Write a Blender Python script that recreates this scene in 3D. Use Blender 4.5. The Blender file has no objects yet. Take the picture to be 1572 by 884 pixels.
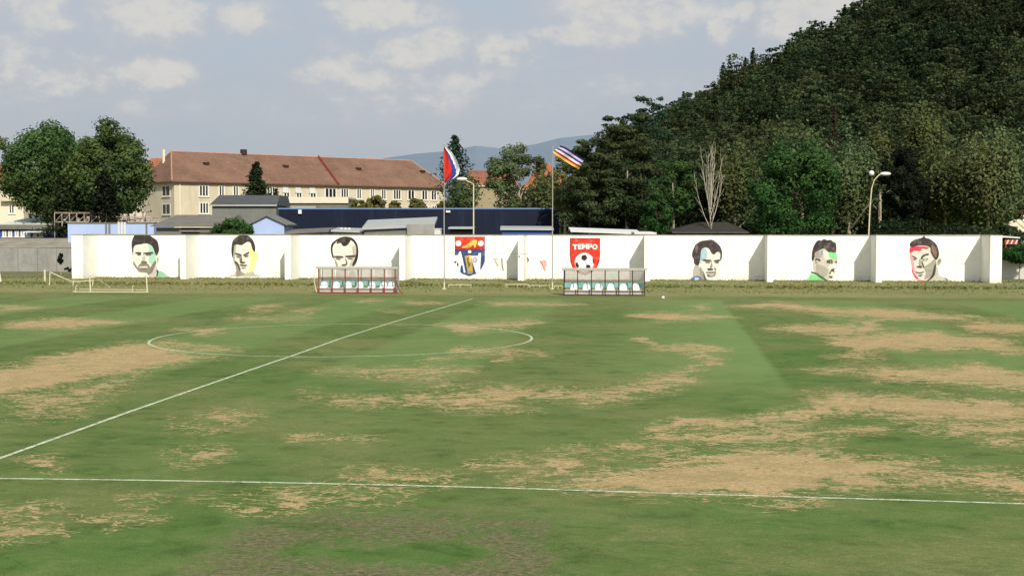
import bpy, bmesh, math, random
import numpy as np
from mathutils import Vector, Matrix
random.seed(7)
RNG = np.random.default_rng(11)
R = math.radians
S = bpy.context.scene
COL = S.collection

# ------------------------------------------------------------------ camera
F = 1963.6          # focal length in photo pixels (1572 wide)
PITCH = 0.0462
YAW = -0.119
C0 = np.array([15.4956, -60.6895, 5.316])
FH = np.array([math.sin(YAW), math.cos(YAW), 0.0])       # horizontal forward
RT = np.array([math.cos(YAW), -math.sin(YAW), 0.0])      # right
FW = FH * math.cos(PITCH) + np.array([0, 0, -math.sin(PITCH)])
UP = FH * math.sin(PITCH) + np.array([0, 0, math.cos(PITCH)])

def ray(px, py):
    return FW + RT * ((px - 786) / F) - UP * ((py - 442) / F)
def at(px, py, d):
    r = ray(px, py); t = d / float(r @ FH); return C0 + r * t
def G(px, py, z=0.0):
    r = ray(px, py); t = (z - C0[2]) / r[2]; return C0 + r * t
def V(px, py, Y):
    r = ray(px, py); t = (Y - C0[1]) / r[1]; return C0 + r * t
def project(P):
    d = P - C0
    z = d @ FW
    return 786 + F * (d @ RT) / z, 442 - F * (d @ UP) / z
def Z(py, d):
    return at(786, py, d)[2]

cd = bpy.data.cameras.new("camera")
cam = bpy.data.objects.new("camera", cd); COL.objects.link(cam)
cd.sensor_width = 36; cd.lens = F / 1572 * 36
cd.clip_start = 0.5; cd.clip_end = 20000
cam.matrix_world = Matrix(((RT[0], UP[0], -FW[0], C0[0]), (RT[1], UP[1], -FW[1], C0[1]), (RT[2], UP[2], -FW[2], C0[2]), (0, 0, 0, 1)))
S.camera = cam

# ------------------------------------------------------------------ tagging helpers
def tag(o, label=None, cat=None, group=None, kind=None):
    if label: o["label"] = label
    if cat: o["category"] = cat
    if group: o["group"] = group
    if kind: o["kind"] = kind
    return o
def empty(name, loc, label, cat, group=None):
    o = bpy.data.objects.new(name, None); COL.objects.link(o)
    o.location = Vector([float(c) for c in loc]); o.empty_display_size = 0.5
    return tag(o, label, cat, group)
def link(name, me, mats, parent=None, smooth=False):
    o = bpy.data.objects.new(name, me)
    for m in (mats if isinstance(mats, (list, tuple)) else [mats]): me.materials.append(m)
    COL.objects.link(o)
    if parent is not None:
        o.parent = parent
        o.matrix_parent_inverse = Matrix.Translation(parent.location).inverted()
    if smooth: me.polygons.foreach_set("use_smooth", [True] * len(me.polygons))
    return o

class MB:
    def __init__(s): s.v = []; s.f = []; s.m = []
    def add(s, vs, fs, m=0):
        b = len(s.v); s.v += [tuple(float(c) for c in p) for p in vs]
        for f in fs: s.f.append(tuple(b + i for i in f)); s.m.append(m)
    def box(s, p0, p1, m=0):
        x0, y0, z0 = p0; x1, y1, z1 = p1
        s.hexa([(x0, y0, z0), (x1, y0, z0), (x1, y1, z0), (x0, y1, z0)], [(x0, y0, z1), (x1, y0, z1), (x1, y1, z1), (x0, y1, z1)], m)
    def hexa(s, lo, hi, m=0):
        n = len(lo)
        fs = [tuple(reversed(range(n))), tuple(range(n, 2 * n))] + [(i, (i + 1) % n, n + (i + 1) % n, n + i) for i in range(n)]
        s.add(list(lo) + list(hi), fs, m)
    def obox(s, fr, s0, s1, d0, d1, z0, z1, m=0):
        # fr=(origin, e, n): s along e, d outward along n
        o, e, n = fr
        q = lambda a, b, z: (o[0] + e[0] * a + n[0] * b, o[1] + e[1] * a + n[1] * b, z)
        s.hexa([q(s0, d1, z0), q(s1, d1, z0), q(s1, d0, z0), q(s0, d0, z0)], [q(s0, d1, z1), q(s1, d1, z1), q(s1, d0, z1), q(s0, d0, z1)], m)
    def tube(s, pts, rad, n=6, m=0, cap=True):
        pts = [Vector([float(c) for c in p]) for p in pts]
        if not isinstance(rad, (list, tuple)): rad = [rad] * len(pts)
        rings = []
        for i, p in enumerate(pts):
            a = pts[max(0, i - 1)]; b = pts[min(len(pts) - 1, i + 1)]
            d = (b - a).normalized()
            u = d.cross(Vector((0.31, 0.2, 0.93)) if abs(d.z) < .9 else Vector((1, 0.1, 0))).normalized(); w = d.cross(u)
            rings.append([p + (u * math.cos(k * 2 * math.pi / n) + w * math.sin(k * 2 * math.pi / n)) * rad[i] for k in range(n)])
        vs = [v for r_ in rings for v in r_]
        fs = []
        for i in range(len(pts) - 1):
            for k in range(n):
                fs.append((i * n + k, i * n + (k + 1) % n, (i + 1) * n + (k + 1) % n, (i + 1) * n + k))
        if cap: fs += [tuple(reversed(range(n))), tuple((len(pts) - 1) * n + k for k in range(n))]
        s.add(vs, fs, m)
    def ball(s, c, r, n=8, h=6, sq=(1, 1, 1), half=False, m=0):
        vs = []; fs = []
        top = math.pi / 2
        for i in range(h + 1):
            t = (i / h) * (math.pi / 2 if half else math.pi)
            for k in range(n):
                a = k * 2 * math.pi / n
                vs.append((c[0] + r * sq[0] * math.sin(t) * math.cos(a), c[1] + r * sq[1] * math.sin(t) * math.sin(a), c[2] + r * sq[2] * math.cos(t)))
        for i in range(h):
            for k in range(n): fs.append((i * n + k, (i + 1) * n + k, (i + 1) * n + (k + 1) % n, i * n + (k + 1) % n))
        s.add(vs, fs, m)
    def poly(s, pts, m=0): s.add(pts, [tuple(range(len(pts)))], m)
    def build(s, name, mats, parent=None, smooth=False, tri=False):
        me = bpy.data.meshes.new(name); me.from_pydata(s.v, [], s.f)
        me.polygons.foreach_set("material_index", s.m)
        if tri:
            bm = bmesh.new(); bm.from_mesh(me); bmesh.ops.triangulate(bm, faces=[f for f in bm.faces if len(f.verts) > 4]); bm.to_mesh(me); bm.free()
        me.validate(); me.update()
        return link(name, me, mats, parent, smooth)

# ------------------------------------------------------------------ materials
def lin(c):
    return tuple(((x / 255) / 12.92 if x / 255 <= .04045 else ((x / 255 + .055) / 1.055) ** 2.4) for x in c)
class N:
    def __init__(s, name):
        s.mat = bpy.data.materials.new(name); s.mat.use_nodes = True
        s.t = s.mat.node_tree; s.b = s.t.nodes["Principled BSDF"]
        s.b.inputs["Specular IOR Level"].default_value = 0.2
    def n(s, typ, **kw):
        nd = s.t.nodes.new(typ)
        for k, v in kw.items():
            if k in nd.inputs: nd.inputs[k].default_value = v
            else: setattr(nd, k, v)
        return nd
    def l(s, a, b): s.t.links.new(a, b)
    def mixc(s, fac, a, b, blend="MIX"):
        m = s.t.nodes.new("ShaderNodeMix"); m.data_type = "RGBA"; m.blend_type = blend
        for sock, val in ((m.inputs[0], fac), (m.inputs[6], a), (m.inputs[7], b)):
            if hasattr(val, "links"): s.l(val, sock)
            elif isinstance(val, (int, float)): sock.default_value = val
            else: sock.default_value = (*val[:3], 1)
        return m.outputs[2]
    def math(s, op, a, b=0.0, c=0.0, clamp=False):
        m = s.t.nodes.new("ShaderNodeMath"); m.operation = op; m.use_clamp = clamp
        for i, val in enumerate((a, b, c)):
            if hasattr(val, "links"): s.l(val, m.inputs[i])
            else: m.inputs[i].default_value = val
        return m.outputs[0]
    def ss(s, v, lo, hi, a=0.0, b=1.0):
        m = s.t.nodes.new("ShaderNodeMapRange"); m.interpolation_type = "SMOOTHSTEP"
        if hasattr(v, "links"): s.l(v, m.inputs[0])
        for i, x in enumerate((lo, hi, a, b)): m.inputs[i + 1].default_value = x
        return m.outputs[0]
    def noise(s, scale, detail=4, rough=.55, vec=None, dist=0.0):
        t = s.n("ShaderNodeTexNoise"); t.inputs["Scale"].default_value = scale; t.inputs["Detail"].default_value = detail
        t.inputs["Roughness"].default_value = rough; t.inputs["Distortion"].default_value = dist
        if vec is None:
            if not hasattr(s, "gp"): s.gp = s.n("ShaderNodeNewGeometry").outputs["Position"]
            vec = s.gp
        s.l(vec, t.inputs["Vector"]); return t.outputs["Fac"]
    def stretch(s, sx, sy, sz, rot=0):
        if not hasattr(s, "gp"): s.gp = s.n("ShaderNodeNewGeometry").outputs["Position"]
        mp = s.n("ShaderNodeMapping"); mp.inputs["Scale"].default_value = (sx, sy, sz); mp.inputs["Rotation"].default_value = (0, 0, rot)
        s.l(s.gp, mp.inputs["Vector"]); return mp.outputs[0]
def M(name, rgb, rough=.8, var=.12, scale=1.5, bump=0.0, metal=0.0, dirt=None, lin_in=False, spec=.2):
    g = N(name); c = rgb if lin_in else lin(rgb)
    n1 = g.noise(scale, 6, .6); n2 = g.noise(scale * 9, 3, .6)
    f = g.math("ADD", g.math("MULTIPLY", n1, .7), g.math("MULTIPLY", n2, .3))
    f = g.ss(f, .3, .7)
    col = g.mixc(f, [x * (1 - var) for x in c], [min(1, x * (1 + var)) for x in c])
    if dirt:
        d = g.noise(1.0, 6, .65, g.stretch(1.2, 1.2, .15)); d = g.ss(d, .5, .75, 0, dirt[1])
        col = g.mixc(d, col, lin(dirt[0]))
    g.l(col, g.b.inputs["Base Color"]); g.b.inputs["Roughness"].default_value = rough; g.b.inputs["Metallic"].default_value = metal
    g.b.inputs["Specular IOR Level"].default_value = spec
    if bump:
        bp = g.n("ShaderNodeBump"); bp.inputs["Strength"].default_value = bump; bp.inputs["Distance"].default_value = .05
        g.l(f, bp.inputs["Height"]); g.l(bp.outputs[0], g.b.inputs["Normal"])
    return g.mat

def leafmat(name, dark, light, trans=.34):
    g = N(name)
    a = g.n("ShaderNodeAttribute", attribute_name="tint").outputs["Fac"]
    nn = g.noise(.35, 3, .6)
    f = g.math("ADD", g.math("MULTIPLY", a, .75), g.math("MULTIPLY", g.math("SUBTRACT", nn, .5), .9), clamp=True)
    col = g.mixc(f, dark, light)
    hn = g.noise(.045, 3, .6); col = g.mixc(g.ss(hn, .35, .65), g.mixc(1.0, col, (.80, 1.05, .95), "MULTIPLY"), g.mixc(1.0, col, (1.12, 1.02, .88), "MULTIPLY"))
    g.l(col, g.b.inputs["Base Color"]); g.b.inputs["Roughness"].default_value = .75; g.b.inputs["Specular IOR Level"].default_value = .12
    tr = g.n("ShaderNodeBsdfTranslucent"); g.l(col, tr.inputs["Color"])
    mx = g.n("ShaderNodeMixShader"); mx.inputs[0].default_value = trans
    out = [n for n in g.t.nodes if n.type == "OUTPUT_MATERIAL"][0]
    g.l(g.b.outputs[0], mx.inputs[1]); g.l(tr.outputs[0], mx.inputs[2]); g.l(mx.outputs[0], out.inputs[0])
    return g.mat

def roofmat(name, rgb, e, rot=0):
    # tiled roof: fine rows and uneven weathering
    g = N(name); c = lin(rgb)
    n1 = g.noise(.25, 6, .7); n2 = g.noise(4, 3, .6); 
    f = g.math("ADD", g.math("MULTIPLY", n1, .6), g.math("MULTIPLY", n2, .4))
    col = g.mixc(g.ss(f, .35, .65), [x * .72 for x in c], [x * 1.2 for x in c])
    w = g.n("ShaderNodeTexWave", wave_type="BANDS", bands_direction="Z"); w.inputs["Scale"].default_value = 1.1; w.inputs["Distortion"].default_value = .6
    g.noise(1); g.l(g.gp, w.inputs["Vector"])
    col = g.mixc(g.math("MULTIPLY", w.outputs["Fac"], .16), col, (0.02, .015, .01))
    g.l(col, g.b.inputs["Base Color"]); g.b.inputs["Roughness"].default_value = .85
    return g.mat

# ------------------------------------------------------------------ light and sky
SUN_AZ = R(24); SUN_EL = R(36)
sd = np.array([math.sin(SUN_AZ) * math.cos(SUN_EL), -math.cos(SUN_AZ) * math.cos(SUN_EL), math.sin(SUN_EL)])
ld = bpy.data.lights.new("sun", "SUN"); ld.energy = 4.05; ld.angle = R(.6); ld.color = (1, .95, .86)
lo = bpy.data.objects.new("sun", ld); COL.objects.link(lo)
lo.rotation_euler = Vector([-float(c) for c in sd]).to_track_quat("-Z", "Y").to_euler(); lo.location = (40, -80, 60)

W = bpy.data.worlds.new("World"); S.world = W; W.use_nodes = True
wt = W.node_tree; bg = wt.nodes["Background"]; bg.inputs["Strength"].default_value = .22
g = N.__new__(N); g.t = wt
sky = wt.nodes.new("ShaderNodeTexSky"); sky.sky_type = "NISHITA"; sky.sun_disc = False
sky.sun_elevation = SUN_EL; sky.sun_rotation = math.atan2(sd[0], sd[1])
sky.air_density = 1.2; sky.dust_density = 2.5; sky.ozone_density = 1.5
tc = wt.nodes.new("ShaderNodeTexCoord").outputs["Generated"]
def vm(op, a, b=None, c=None):
    m = wt.nodes.new("ShaderNodeVectorMath"); m.operation = op
    for i, val in enumerate((a, b, c)):
        if val is None: continue
        if hasattr(val, "links"): wt.links.new(val, m.inputs[i])
        elif isinstance(val, (int, float)): m.inputs["Scale"].default_value = val
        else: m.inputs[i].default_value = val
    return m
nrm = vm("NORMALIZE", tc).outputs[0]
def wn(scale, det, rough, vec):
    t = wt.nodes.new("ShaderNodeTexNoise"); t.inputs["Scale"].default_value = scale; t.inputs["Detail"].default_value = det; t.inputs["Roughness"].default_value = rough
    wt.links.new(vec, t.inputs["Vector"]); return t
wc = wn(22, 5, .6, nrm).outputs["Color"]
warp = vm("MULTIPLY", vm("SUBTRACT", wc, (.5, .5, .5)).outputs[0], (.055, .055, .035)).outputs[0]
wd = vm("ADD", nrm, warp).outputs[0]
flat = vm("MULTIPLY", nrm, (1, 1, 1.5)).outputs[0]
detail = wn(26, 7, .62, flat).outputs["Fac"]
big = wn(7, 5, .55, flat).outputs["Fac"]
# cloud heads by direction: (px, py, half width, half height, weight)
CL = [(1108, 38, 22, 20, 1.0), (1124, 28, 18, 18, .9), (1245, 18, 80, 34, .85), (950, 48, 85, 18, .8), (1010, 12, 100, 26, .7), (645, 84, 62, 30, .9), (790, 80, 50, 22, .85),
      (560, 108, 110, 24, .62), (700, 116, 110, 22, .55), (95, 106, 75, 26, .8), (225, 112, 90, 20, .65), (575, 20, 75, 26, .95), (375, 22, 60, 22, .75),
      (180, 18, 150, 30, .62), (260, 158, 260, 24, .34), (900, 135, 130, 24, .34), (500, 70, 60, 18, .4), (740, 156, 180, 20, .38), (870, 92, 60, 12, .45), (60, 60, 90, 14, .4)]
acc = None
for (px, py, rx, ry, w_) in CL:
    r_ = ray(px, py); r_ = r_ / np.linalg.norm(r_)
    d_ = vm("SUBTRACT", wd, tuple(float(c) for c in r_)).outputs[0]
    d_ = vm("MULTIPLY", d_, (F / rx / 1.4, F / rx / 1.4, F / ry / 1.5)).outputs[0]
    ln = wt.nodes.new("ShaderNodeVectorMath"); ln.operation = "LENGTH"; wt.links.new(d_, ln.inputs[0])
    v_ = g.ss(ln.outputs["Value"], 1.6, .15, 0, w_)
    acc = v_ if acc is None else g.math("MAXIMUM", acc, v_)
edge = wn(34, 6, .65, flat).outputs["Fac"]
acc = g.math("ADD", acc, g.math("MULTIPLY", g.math("SUBTRACT", edge, .5), g.ss(acc, .02, .3, 0, .75)), clamp=True)
dens = g.math("MULTIPLY", acc, g.ss(detail, .3, .6, .6, 1.35))
dens = g.math("ADD", dens, g.ss(big, .34, .68, 0, .5), clamp=True)
sep = wt.nodes.new("ShaderNodeSeparateXYZ"); wt.links.new(nrm, sep.inputs[0])
haze = g.ss(sep.outputs["Z"], 0.0, .3, .95, .8)
c1 = g.mixc(haze, sky.outputs[0], (1.80, 2.02, 2.34))
fine = wn(70, 6, .6, flat).outputs["Fac"]
c2 = g.mixc(g.math("MULTIPLY", dens, .85), c1, g.mixc(g.math("MULTIPLY", g.ss(dens, .45, 1.0), g.ss(g.math("ADD", g.math("MULTIPLY", detail, .6), g.math("MULTIPLY", fine, .4)), .38, .58, .25, 1)), (2.36, 2.40, 2.58), (3.12, 3.02, 2.85)))
wt.links.new(c2, bg.inputs["Color"])

# ------------------------------------------------------------------ ground
def ground_material():
    g = N("pitch_turf")
    pos = g.n("ShaderNodeNewGeometry").outputs["Position"]; g.gp = pos
    at1 = g.n("ShaderNodeAttribute", attribute_name="wear")
    at2 = g.n("ShaderNodeAttribute", attribute_name="growth")
    sp = g.n("ShaderNodeSeparateColor"); g.l(at1.outputs["Color"], sp.inputs[0])
    sq = g.n("ShaderNodeSeparateColor"); g.l(at2.outputs["Color"], sq.inputs[0])
    straw, soil, lush = sp.outputs
    stripe, rough, pale = sq.outputs
    wv = g.stretch(.8, 1, 1)      # fibres lie along the touchline
    nA = g.noise(.5, 8, .68, wv, .6); nB = g.noise(2.6, 7, .72, g.stretch(.8, 1.1, 1), .8); nS = g.noise(.9, 8, .7, g.stretch(.8, 1, 1), 1.4); nC = g.noise(22, 4, .7); nD = g.noise(.09, 4, .6)
    nE = g.noise(9, 4, .75, g.stretch(.8, 1.2, 1, .15))
    # greens
    c = g.mixc(g.ss(nD, .35, .65), (.100, .165, .040), (.172, .212, .068))
    c = g.mixc(g.ss(nA, .3, .7), c, (.148, .212, .062))
    c = g.mixc(g.math("MULTIPLY", lush, .55), c, (.065, .175, .030))
    c = g.mixc(g.math("MULTIPLY", g.ss(nB, .52, .75), .45), c, (.24, .23, .10))
    c = g.mixc(g.math("MULTIPLY", pale, .55), c, (.30, .28, .13))
    nF = g.noise(1.1, 9, .78, g.stretch(.7, .9, 1, .3), .4); nG = g.noise(14, 4, .7, g.stretch(.35, 1.2, 1, .12)); nH = g.noise(.16, 5, .65)
    c = g.mixc(g.ss(nF, .36, .50, .55, 0), c, (.050, .088, .022))
    c = g.mixc(g.ss(nF, .50, .68, 0, .5), c, (.235, .262, .100))
    c = g.mixc(g.ss(nH, .45, .68, 0, .4), c, (.245, .230, .095))
    c = g.mixc(g.math("MULTIPLY", stripe, .75), c, (.200, .300, .100))
    fib = g.math("MULTIPLY", g.ss(nG, .56, .68), g.ss(g.math("ADD", g.math("MULTIPLY", nH, .6), g.math("MULTIPLY", nF, .5)), .5, .66))
    c = g.mixc(g.math("MULTIPLY", fib, .55), c, (.42, .34, .17))
    # mottled soil
    s1 = g.math("ADD", g.math("MULTIPLY", soil, .56), g.math("MULTIPLY", g.math("SUBTRACT", g.math("ADD", g.math("MULTIPLY", nB, .6), g.math("MULTIPLY", nE, .4)), .5), 2.4))
    s1 = g.math("MULTIPLY", s1, g.math("MULTIPLY", g.ss(soil, .02, .5), g.ss(nF, .36, .54, .35, 1.15)))
    c = g.mixc(g.ss(s1, .22, .62, 0, .85), c, g.mixc(g.ss(nE, .35, .65), (.075, .085, .038), (.27, .225, .125)))
    # straw patches with torn edges
    ns = g.math("ADD", g.math("MULTIPLY", g.math("SUBTRACT", nS, .5), 2.6), g.math("MULTIPLY", g.math("SUBTRACT", nB, .5), 1.7))
    ns = g.math("ADD", ns, g.math("MULTIPLY", g.math("SUBTRACT", nE, .5), 1.1))
    ns = g.math("MULTIPLY", ns, g.ss(straw, .02, .4, 0, 1))
    t = g.math("ADD", straw, ns)
    fs = g.ss(t, .41, .62)
    # stray curls of dry clippings near patches
    nw = g.noise(.55, 3, .5, g.stretch(.7, 1, 1), 2.6); nw2 = g.noise(1.1, 2, .5, g.stretch(.6, 1.1, 1, .4), 1.8)
    curl = g.math("MAXIMUM", g.ss(g.math("ABSOLUTE", g.math("SUBTRACT", nw, .5)), .02, .004), g.ss(g.math("ABSOLUTE", g.math("SUBTRACT", nw2, .47)), .022, .005))
    near = g.math("ADD", g.ss(straw, .01, .2), g.math("MULTIPLY", g.ss(nH, .5, .62), .18), clamp=True); curl = g.math("MULTIPLY", curl, g.math("MULTIPLY", near, g.ss(nE, .36, .52)))
    fs = g.math("MAXIMUM", fs, g.math("MULTIPLY", curl, .95))
    sc = g.mixc(g.ss(nE, .3, .7), (.39, .27, .125), (.66, .49, .255))
    sc = g.mixc(g.ss(nF, .42, .62, 0, .6), sc, (.34, .27, .12))
    c = g.mixc(fs, c, sc)
    # rough verge beyond the touchline
    rc = g.mixc(g.ss(nB, .35, .65), (.23, .215, .085), (.38, .34, .15))
    rc = g.mixc(g.ss(nD, .4, .65, 0, .5), rc, (.19, .22, .08))
    c = g.mixc(g.math("MULTIPLY", rough, .9), c, rc)
    nK = g.noise(65, 3, .7)
    c = g.mixc(g.ss(g.math("ADD", g.math("MULTIPLY", nC, .6), g.math("MULTIPLY", nK, .4)), .42, .62, 0, .5), c, g.mixc(1.0, c, (.45, .5, .4), "MULTIPLY"))
    g.l(c, g.b.inputs["Base Color"]); g.b.inputs["Roughness"].default_value = .95; g.b.inputs["Specular IOR Level"].default_value = .05
    h = g.math("ADD", g.math("MULTIPLY", nC, .5), g.math("MULTIPLY", nE, .7))
    bp = g.n("ShaderNodeBump"); bp.inputs["Strength"].default_value = .55; bp.inputs["Distance"].default_value = .06
    g.l(h, bp.inputs["Height"]); g.l(bp.outputs[0], g.b.inputs["Normal"])
    return g.mat

def RC(*p): return [(786 + x / 1.9466, 430 + y / 1.9466) for x, y in p]
def LC(*p): return [(x / 1.9466, 430 + y / 1.9466) for x, y in p]
STRAW = [
 (RC((160,615),(210,580),(290,560),(390,545),(540,525),(660,510),(780,505),(900,495),(960,515),(1080,530),(1180,545),(1300,540),(1200,560),(1300,575),(1530,580),(1700,590),(1700,650),(1530,640),(1430,615),(1330,610),(1200,610),(1110,590),(1080,620),(950,615),(850,625),(780,640),(650,640),(400,640),(300,620)), 1.),
 (RC((880,350),(960,330),(1060,345),(1250,345),(1530,370),(1700,380),(1700,420),(1530,415),(1350,425),(1180,410),(1060,395),(940,395),(930,420),(830,420),(780,400),(860,385)), 1.),
 (RC((1250,440),(1400,430),(1530,425),(1700,425),(1700,460),(1530,460),(1350,462)), 1.),
 (RC((1000,270),(1180,260),(1400,250),(1500,280),(1700,300),(1700,330),(1530,325),(1400,315),(1200,300),(1080,295)), 1.),
 (RC((960,170),(1080,160),(1250,150),(1400,170),(1530,200),(1700,215),(1530,222),(1400,205),(1240,208),(1010,214),(970,190)), 1.),
 (RC((930,228),(1040,205),(1100,230),(1000,242)), .75),
 (RC((680,78),(760,63),(870,73),(1000,86),(1150,84),(1310,103),(1250,117),(1100,113),(950,100),(850,90)), 1.),
 (RC((780,143),(900,132),(1010,136),(1060,160),(950,161)), 1.), (RC((1330,133),(1430,126),(1600,142),(1600,160),(1400,154)), 1.),
 (RC((1060,116),(1120,116),(1090,160),(980,168)), .9), (RC((1400,480),(1530,470),(1700,475),(1530,490)), .8),
 (RC((370,103),(480,97),(650,106),(560,120),(400,121)), 1.), (RC((520,78),(600,72),(570,94)), .8),
 (RC((430,288),(510,283),(548,300),(480,328),(350,338),(340,357),(240,367),(140,347),(-60,350),(-60,318),(140,323),(250,333),(340,322),(440,313)), .95),
 (LC((1530,320),(1440,338),(1300,343),(1170,352),(1060,348),(980,360),(1050,374),(1250,364),(1400,384),(1600,380)), .9),
 (LC((960,268),(1150,263),(1400,263),(1280,292),(1130,278)), .9), (LC((1290,300),(1450,310),(1400,330),(1250,325)), .6),
 (LC((90,235),(250,208),(420,186),(560,213),(620,235),(430,268),(250,292),(60,335),(-60,350),(-60,265),(90,255)), .95),
 (LC((0,330),(200,310),(450,270),(330,340),(250,400),(0,420)), .52), (LC((-60,76),(100,83),(0,93)), 1.), (LC((0,130),(160,113),(360,127),(200,146),(60,143)), 1.),
 (LC((540,147),(660,147),(600,166)), 1.), (LC((450,180),(690,207),(520,214)), .95), (LC((740,78),(880,68),(760,97)), .8), (LC((650,108),(930,112),(940,120),(660,118)), .7),
 (LC((640,398),(770,404),(680,422)), .85), (LC((510,525),(620,506),(650,525),(560,548)), .85), (LC((60,545),(130,532),(130,562)), .8), (LC((540,420),(700,420),(680,450),(520,460)), .5),
 (LC((-40,685),(180,670),(60,707)), .9), (LC((-40,750),(200,723),(480,713),(250,747),(-40,778)), .95), (LC((640,655),(710,648),(690,674)), .8),
 (LC((720,692),(850,625),(1000,612),(1100,640),(1230,640),(1060,672),(950,640),(850,682)), .8), (LC((420,648),(480,648),(460,684)), .7),
 (LC((1090,572),(1200,578),(1360,590),(1330,607),(1140,605)), .9), (LC((1420,545),(1600,525),(1560,570)), .8), (LC((1330,130),(1600,118),(1600,138),(1370,162)), .85),
 (LC((940,350),(900,325),(960,330)), .5), (LC((1080,60),(1150,60),(1120,67)), 1.), (LC((1200,68),(1320,66),(1250,74)), 1.), (LC((1100,92),(1190,93),(1150,98)), .9),
 (RC((-80,65),(200,70),(110,78),(-80,75)), .9), (LC((830,90),(960,85),(900,104)), .7), (RC((1330,108),(1480,116),(1400,124)), .7),
 (RC((1180,96),(1340,100),(1400,120),(1300,125),(1120,110)), .8),
]
STROKE = [(RC((430,440),(500,424),(640,432),(780,410),(900,405)), 9, .8), (RC((430,440),(455,466),(560,470),(700,470),(850,462),(930,470)), 9, .75), (RC((560,445),(700,450),(840,440)), 10, .5),
 (RC((380,175),(430,205),(540,198),(600,202)), 5, .8), (RC((540,198),(550,230),(590,240),(520,275),(480,290)), 6, .75), (RC((0,548),(130,515),(350,495),(540,515)), 5, .6),
 (RC((0,580),(100,545),(160,545),(100,575),(10,600)), 9, .7), (RC((250,530),(420,520),(560,530)), 6, .6), (RC((610,648),(740,680),(900,658)), 3.5, .8), (RC((630,642),(760,662),(880,646)), 2.5, .75),
 (RC((940,450),(1150,442)), 2.5, .9), (LC((1390,205),(1450,215),(1520,215),(1480,240)), 5, .7), (LC((880,470),(1130,472)), 2, .8), (RC((920,270),(1000,268),(1080,290),(1180,300)), 3.5, .8),
 (RC((-20,205),(60,212),(90,220)), 4, .7), (RC((700,75),(950,100),(1150,150)), 3, .5), (RC((1000,170),(1100,190),(1240,200)), 4, .8), (LC((1240,235),(1290,240),(1440,215)), 3, .5)]
SOIL = [(LC((520,880),(720,710),(1100,665),(1530,690),(1700,700),(1700,884),(1700,950),(520,950)), 1.), (RC((-40,720),(60,760),(160,884),(-40,884)), .6), (LC((850,560),(1530,540),(1530,590),(900,580)), .35), (RC((-60,0+520),(160,560),(100,610),(-60,610)), .4), (LC((120,60),(900,60),(900,110),(300,110)), .3), (LC((600,640),(1530,630),(1530,690),(700,700)), .5)]
UNSOIL = [(LC((900,820),(1050,785),(1400,785),(1450,820),(1200,845)), 1.)]
LUSH = [(LC((-60,800),(400,735),(850,650),(950,650),(1050,690),(700,705),(500,860),(-60,880)), 1.), (LC((880,830),(1050,780),(1400,785),(1500,820),(1200,850)), 1.2), (RC((420,390),(780,380),(880,390),(740,420),(500,425),(300,420)), .7),
 (RC((710,120),(900,150),(960,230),(900,340),(790,400),(770,300)), .75), (RC((940,400),(1180,410),(1300,430),(1000,430)), .7), (LC((600,330),(900,270),(950,300),(700,390)), .6), (RC((450,470),(800,480),(600,510)), .8),
 (RC((400,640),(780,660),(1530,680),(1530,950),(700,950),(300,700)), .55), (LC((0,140),(400,150),(100,200),(-50,210)), .4), (RC((900,470),(1200,460),(1400,520),(1000,510)), .6), (LC((700,60),(1400,50),(1100,130),(800,130)), .2)]

def sdist(px, py, poly, ys):
    # signed distance (px, + inside); rows are weighted because the view is grazing
    P = np.array(poly, float) * [1, ys]; x = px; y = py * ys
    dm = np.full(x.shape, 1e9); ins = np.zeros(x.shape, bool)
    for i in range(len(P)):
        a = P[i]; b = P[(i + 1) % len(P)]; ab = b - a; L = max(ab @ ab, 1e-9)
        t = np.clip(((x - a[0]) * ab[0] + (y - a[1]) * ab[1]) / L, 0, 1)
        dm = np.minimum(dm, np.hypot(x - a[0] - t * ab[0], y - a[1] - t * ab[1]))
        c = ((a[1] > y) != (b[1] > y)); 
        if abs(b[1] - a[1]) > 1e-9: ins ^= c & (x < (b[0] - a[0]) * (y - a[1]) / (b[1] - a[1]) + a[0])
    return np.where(ins, dm, -dm)
def sline(px, py, pts, ys):
    P = np.array(pts, float) * [1, ys]; y = py * ys; dm = np.full(px.shape, 1e9)
    for i in range(len(P) - 1):
        a = P[i]; b = P[i + 1]; ab = b - a; L = ab @ ab
        t = np.clip(((px - a[0]) * ab[0] + (y - a[1]) * ab[1]) / L, 0, 1)
        dm = np.minimum(dm, np.hypot(px - a[0] - t * ab[0], y - a[1] - t * ab[1]))
    return dm

xs = np.arange(-75, 75.01, .3)
ys = [-47.0]
while ys[-1] < 69.6: ys.append(ys[-1] + .16 + .24 * max(0, (ys[-1] + 20) / 90))
ys = np.array(ys)
X, Y = np.meshgrid(xs, ys)
Pg = np.stack([X, Y, 0 * X + .004], -1).reshape(-1, 3)
zc = (Pg - C0) @ FW
PX, PY = project(Pg)
ok = zc > 5
straw = np.zeros(len(Pg)); soil = np.zeros(len(Pg)); lush = np.zeros(len(Pg))
def soft(d, w): return np.clip(.5 + d / w / 2, 0, 1)
YS = 2.2
def vnoise(x, y, seed):
    xi = np.floor(x).astype(int); yi = np.floor(y).astype(int); fx = x - xi; fy = y - yi; fx = fx * fx * (3 - 2 * fx); fy = fy * fy * (3 - 2 * fy)
    h = lambda a, b: np.modf(np.abs(np.sin(a * 12.9898 + b * 78.233 + seed) * 43758.5453))[0]
    return (h(xi, yi) * (1 - fx) + h(xi + 1, yi) * fx) * (1 - fy) + (h(xi, yi + 1) * (1 - fx) + h(xi + 1, yi + 1) * fx) * fy - .5
W1 = [vnoise(Pg[:, 0] * f_, Pg[:, 1] * f_, 1.7 + i) for i, f_ in enumerate((.35, .9, 2.1))]
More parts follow.
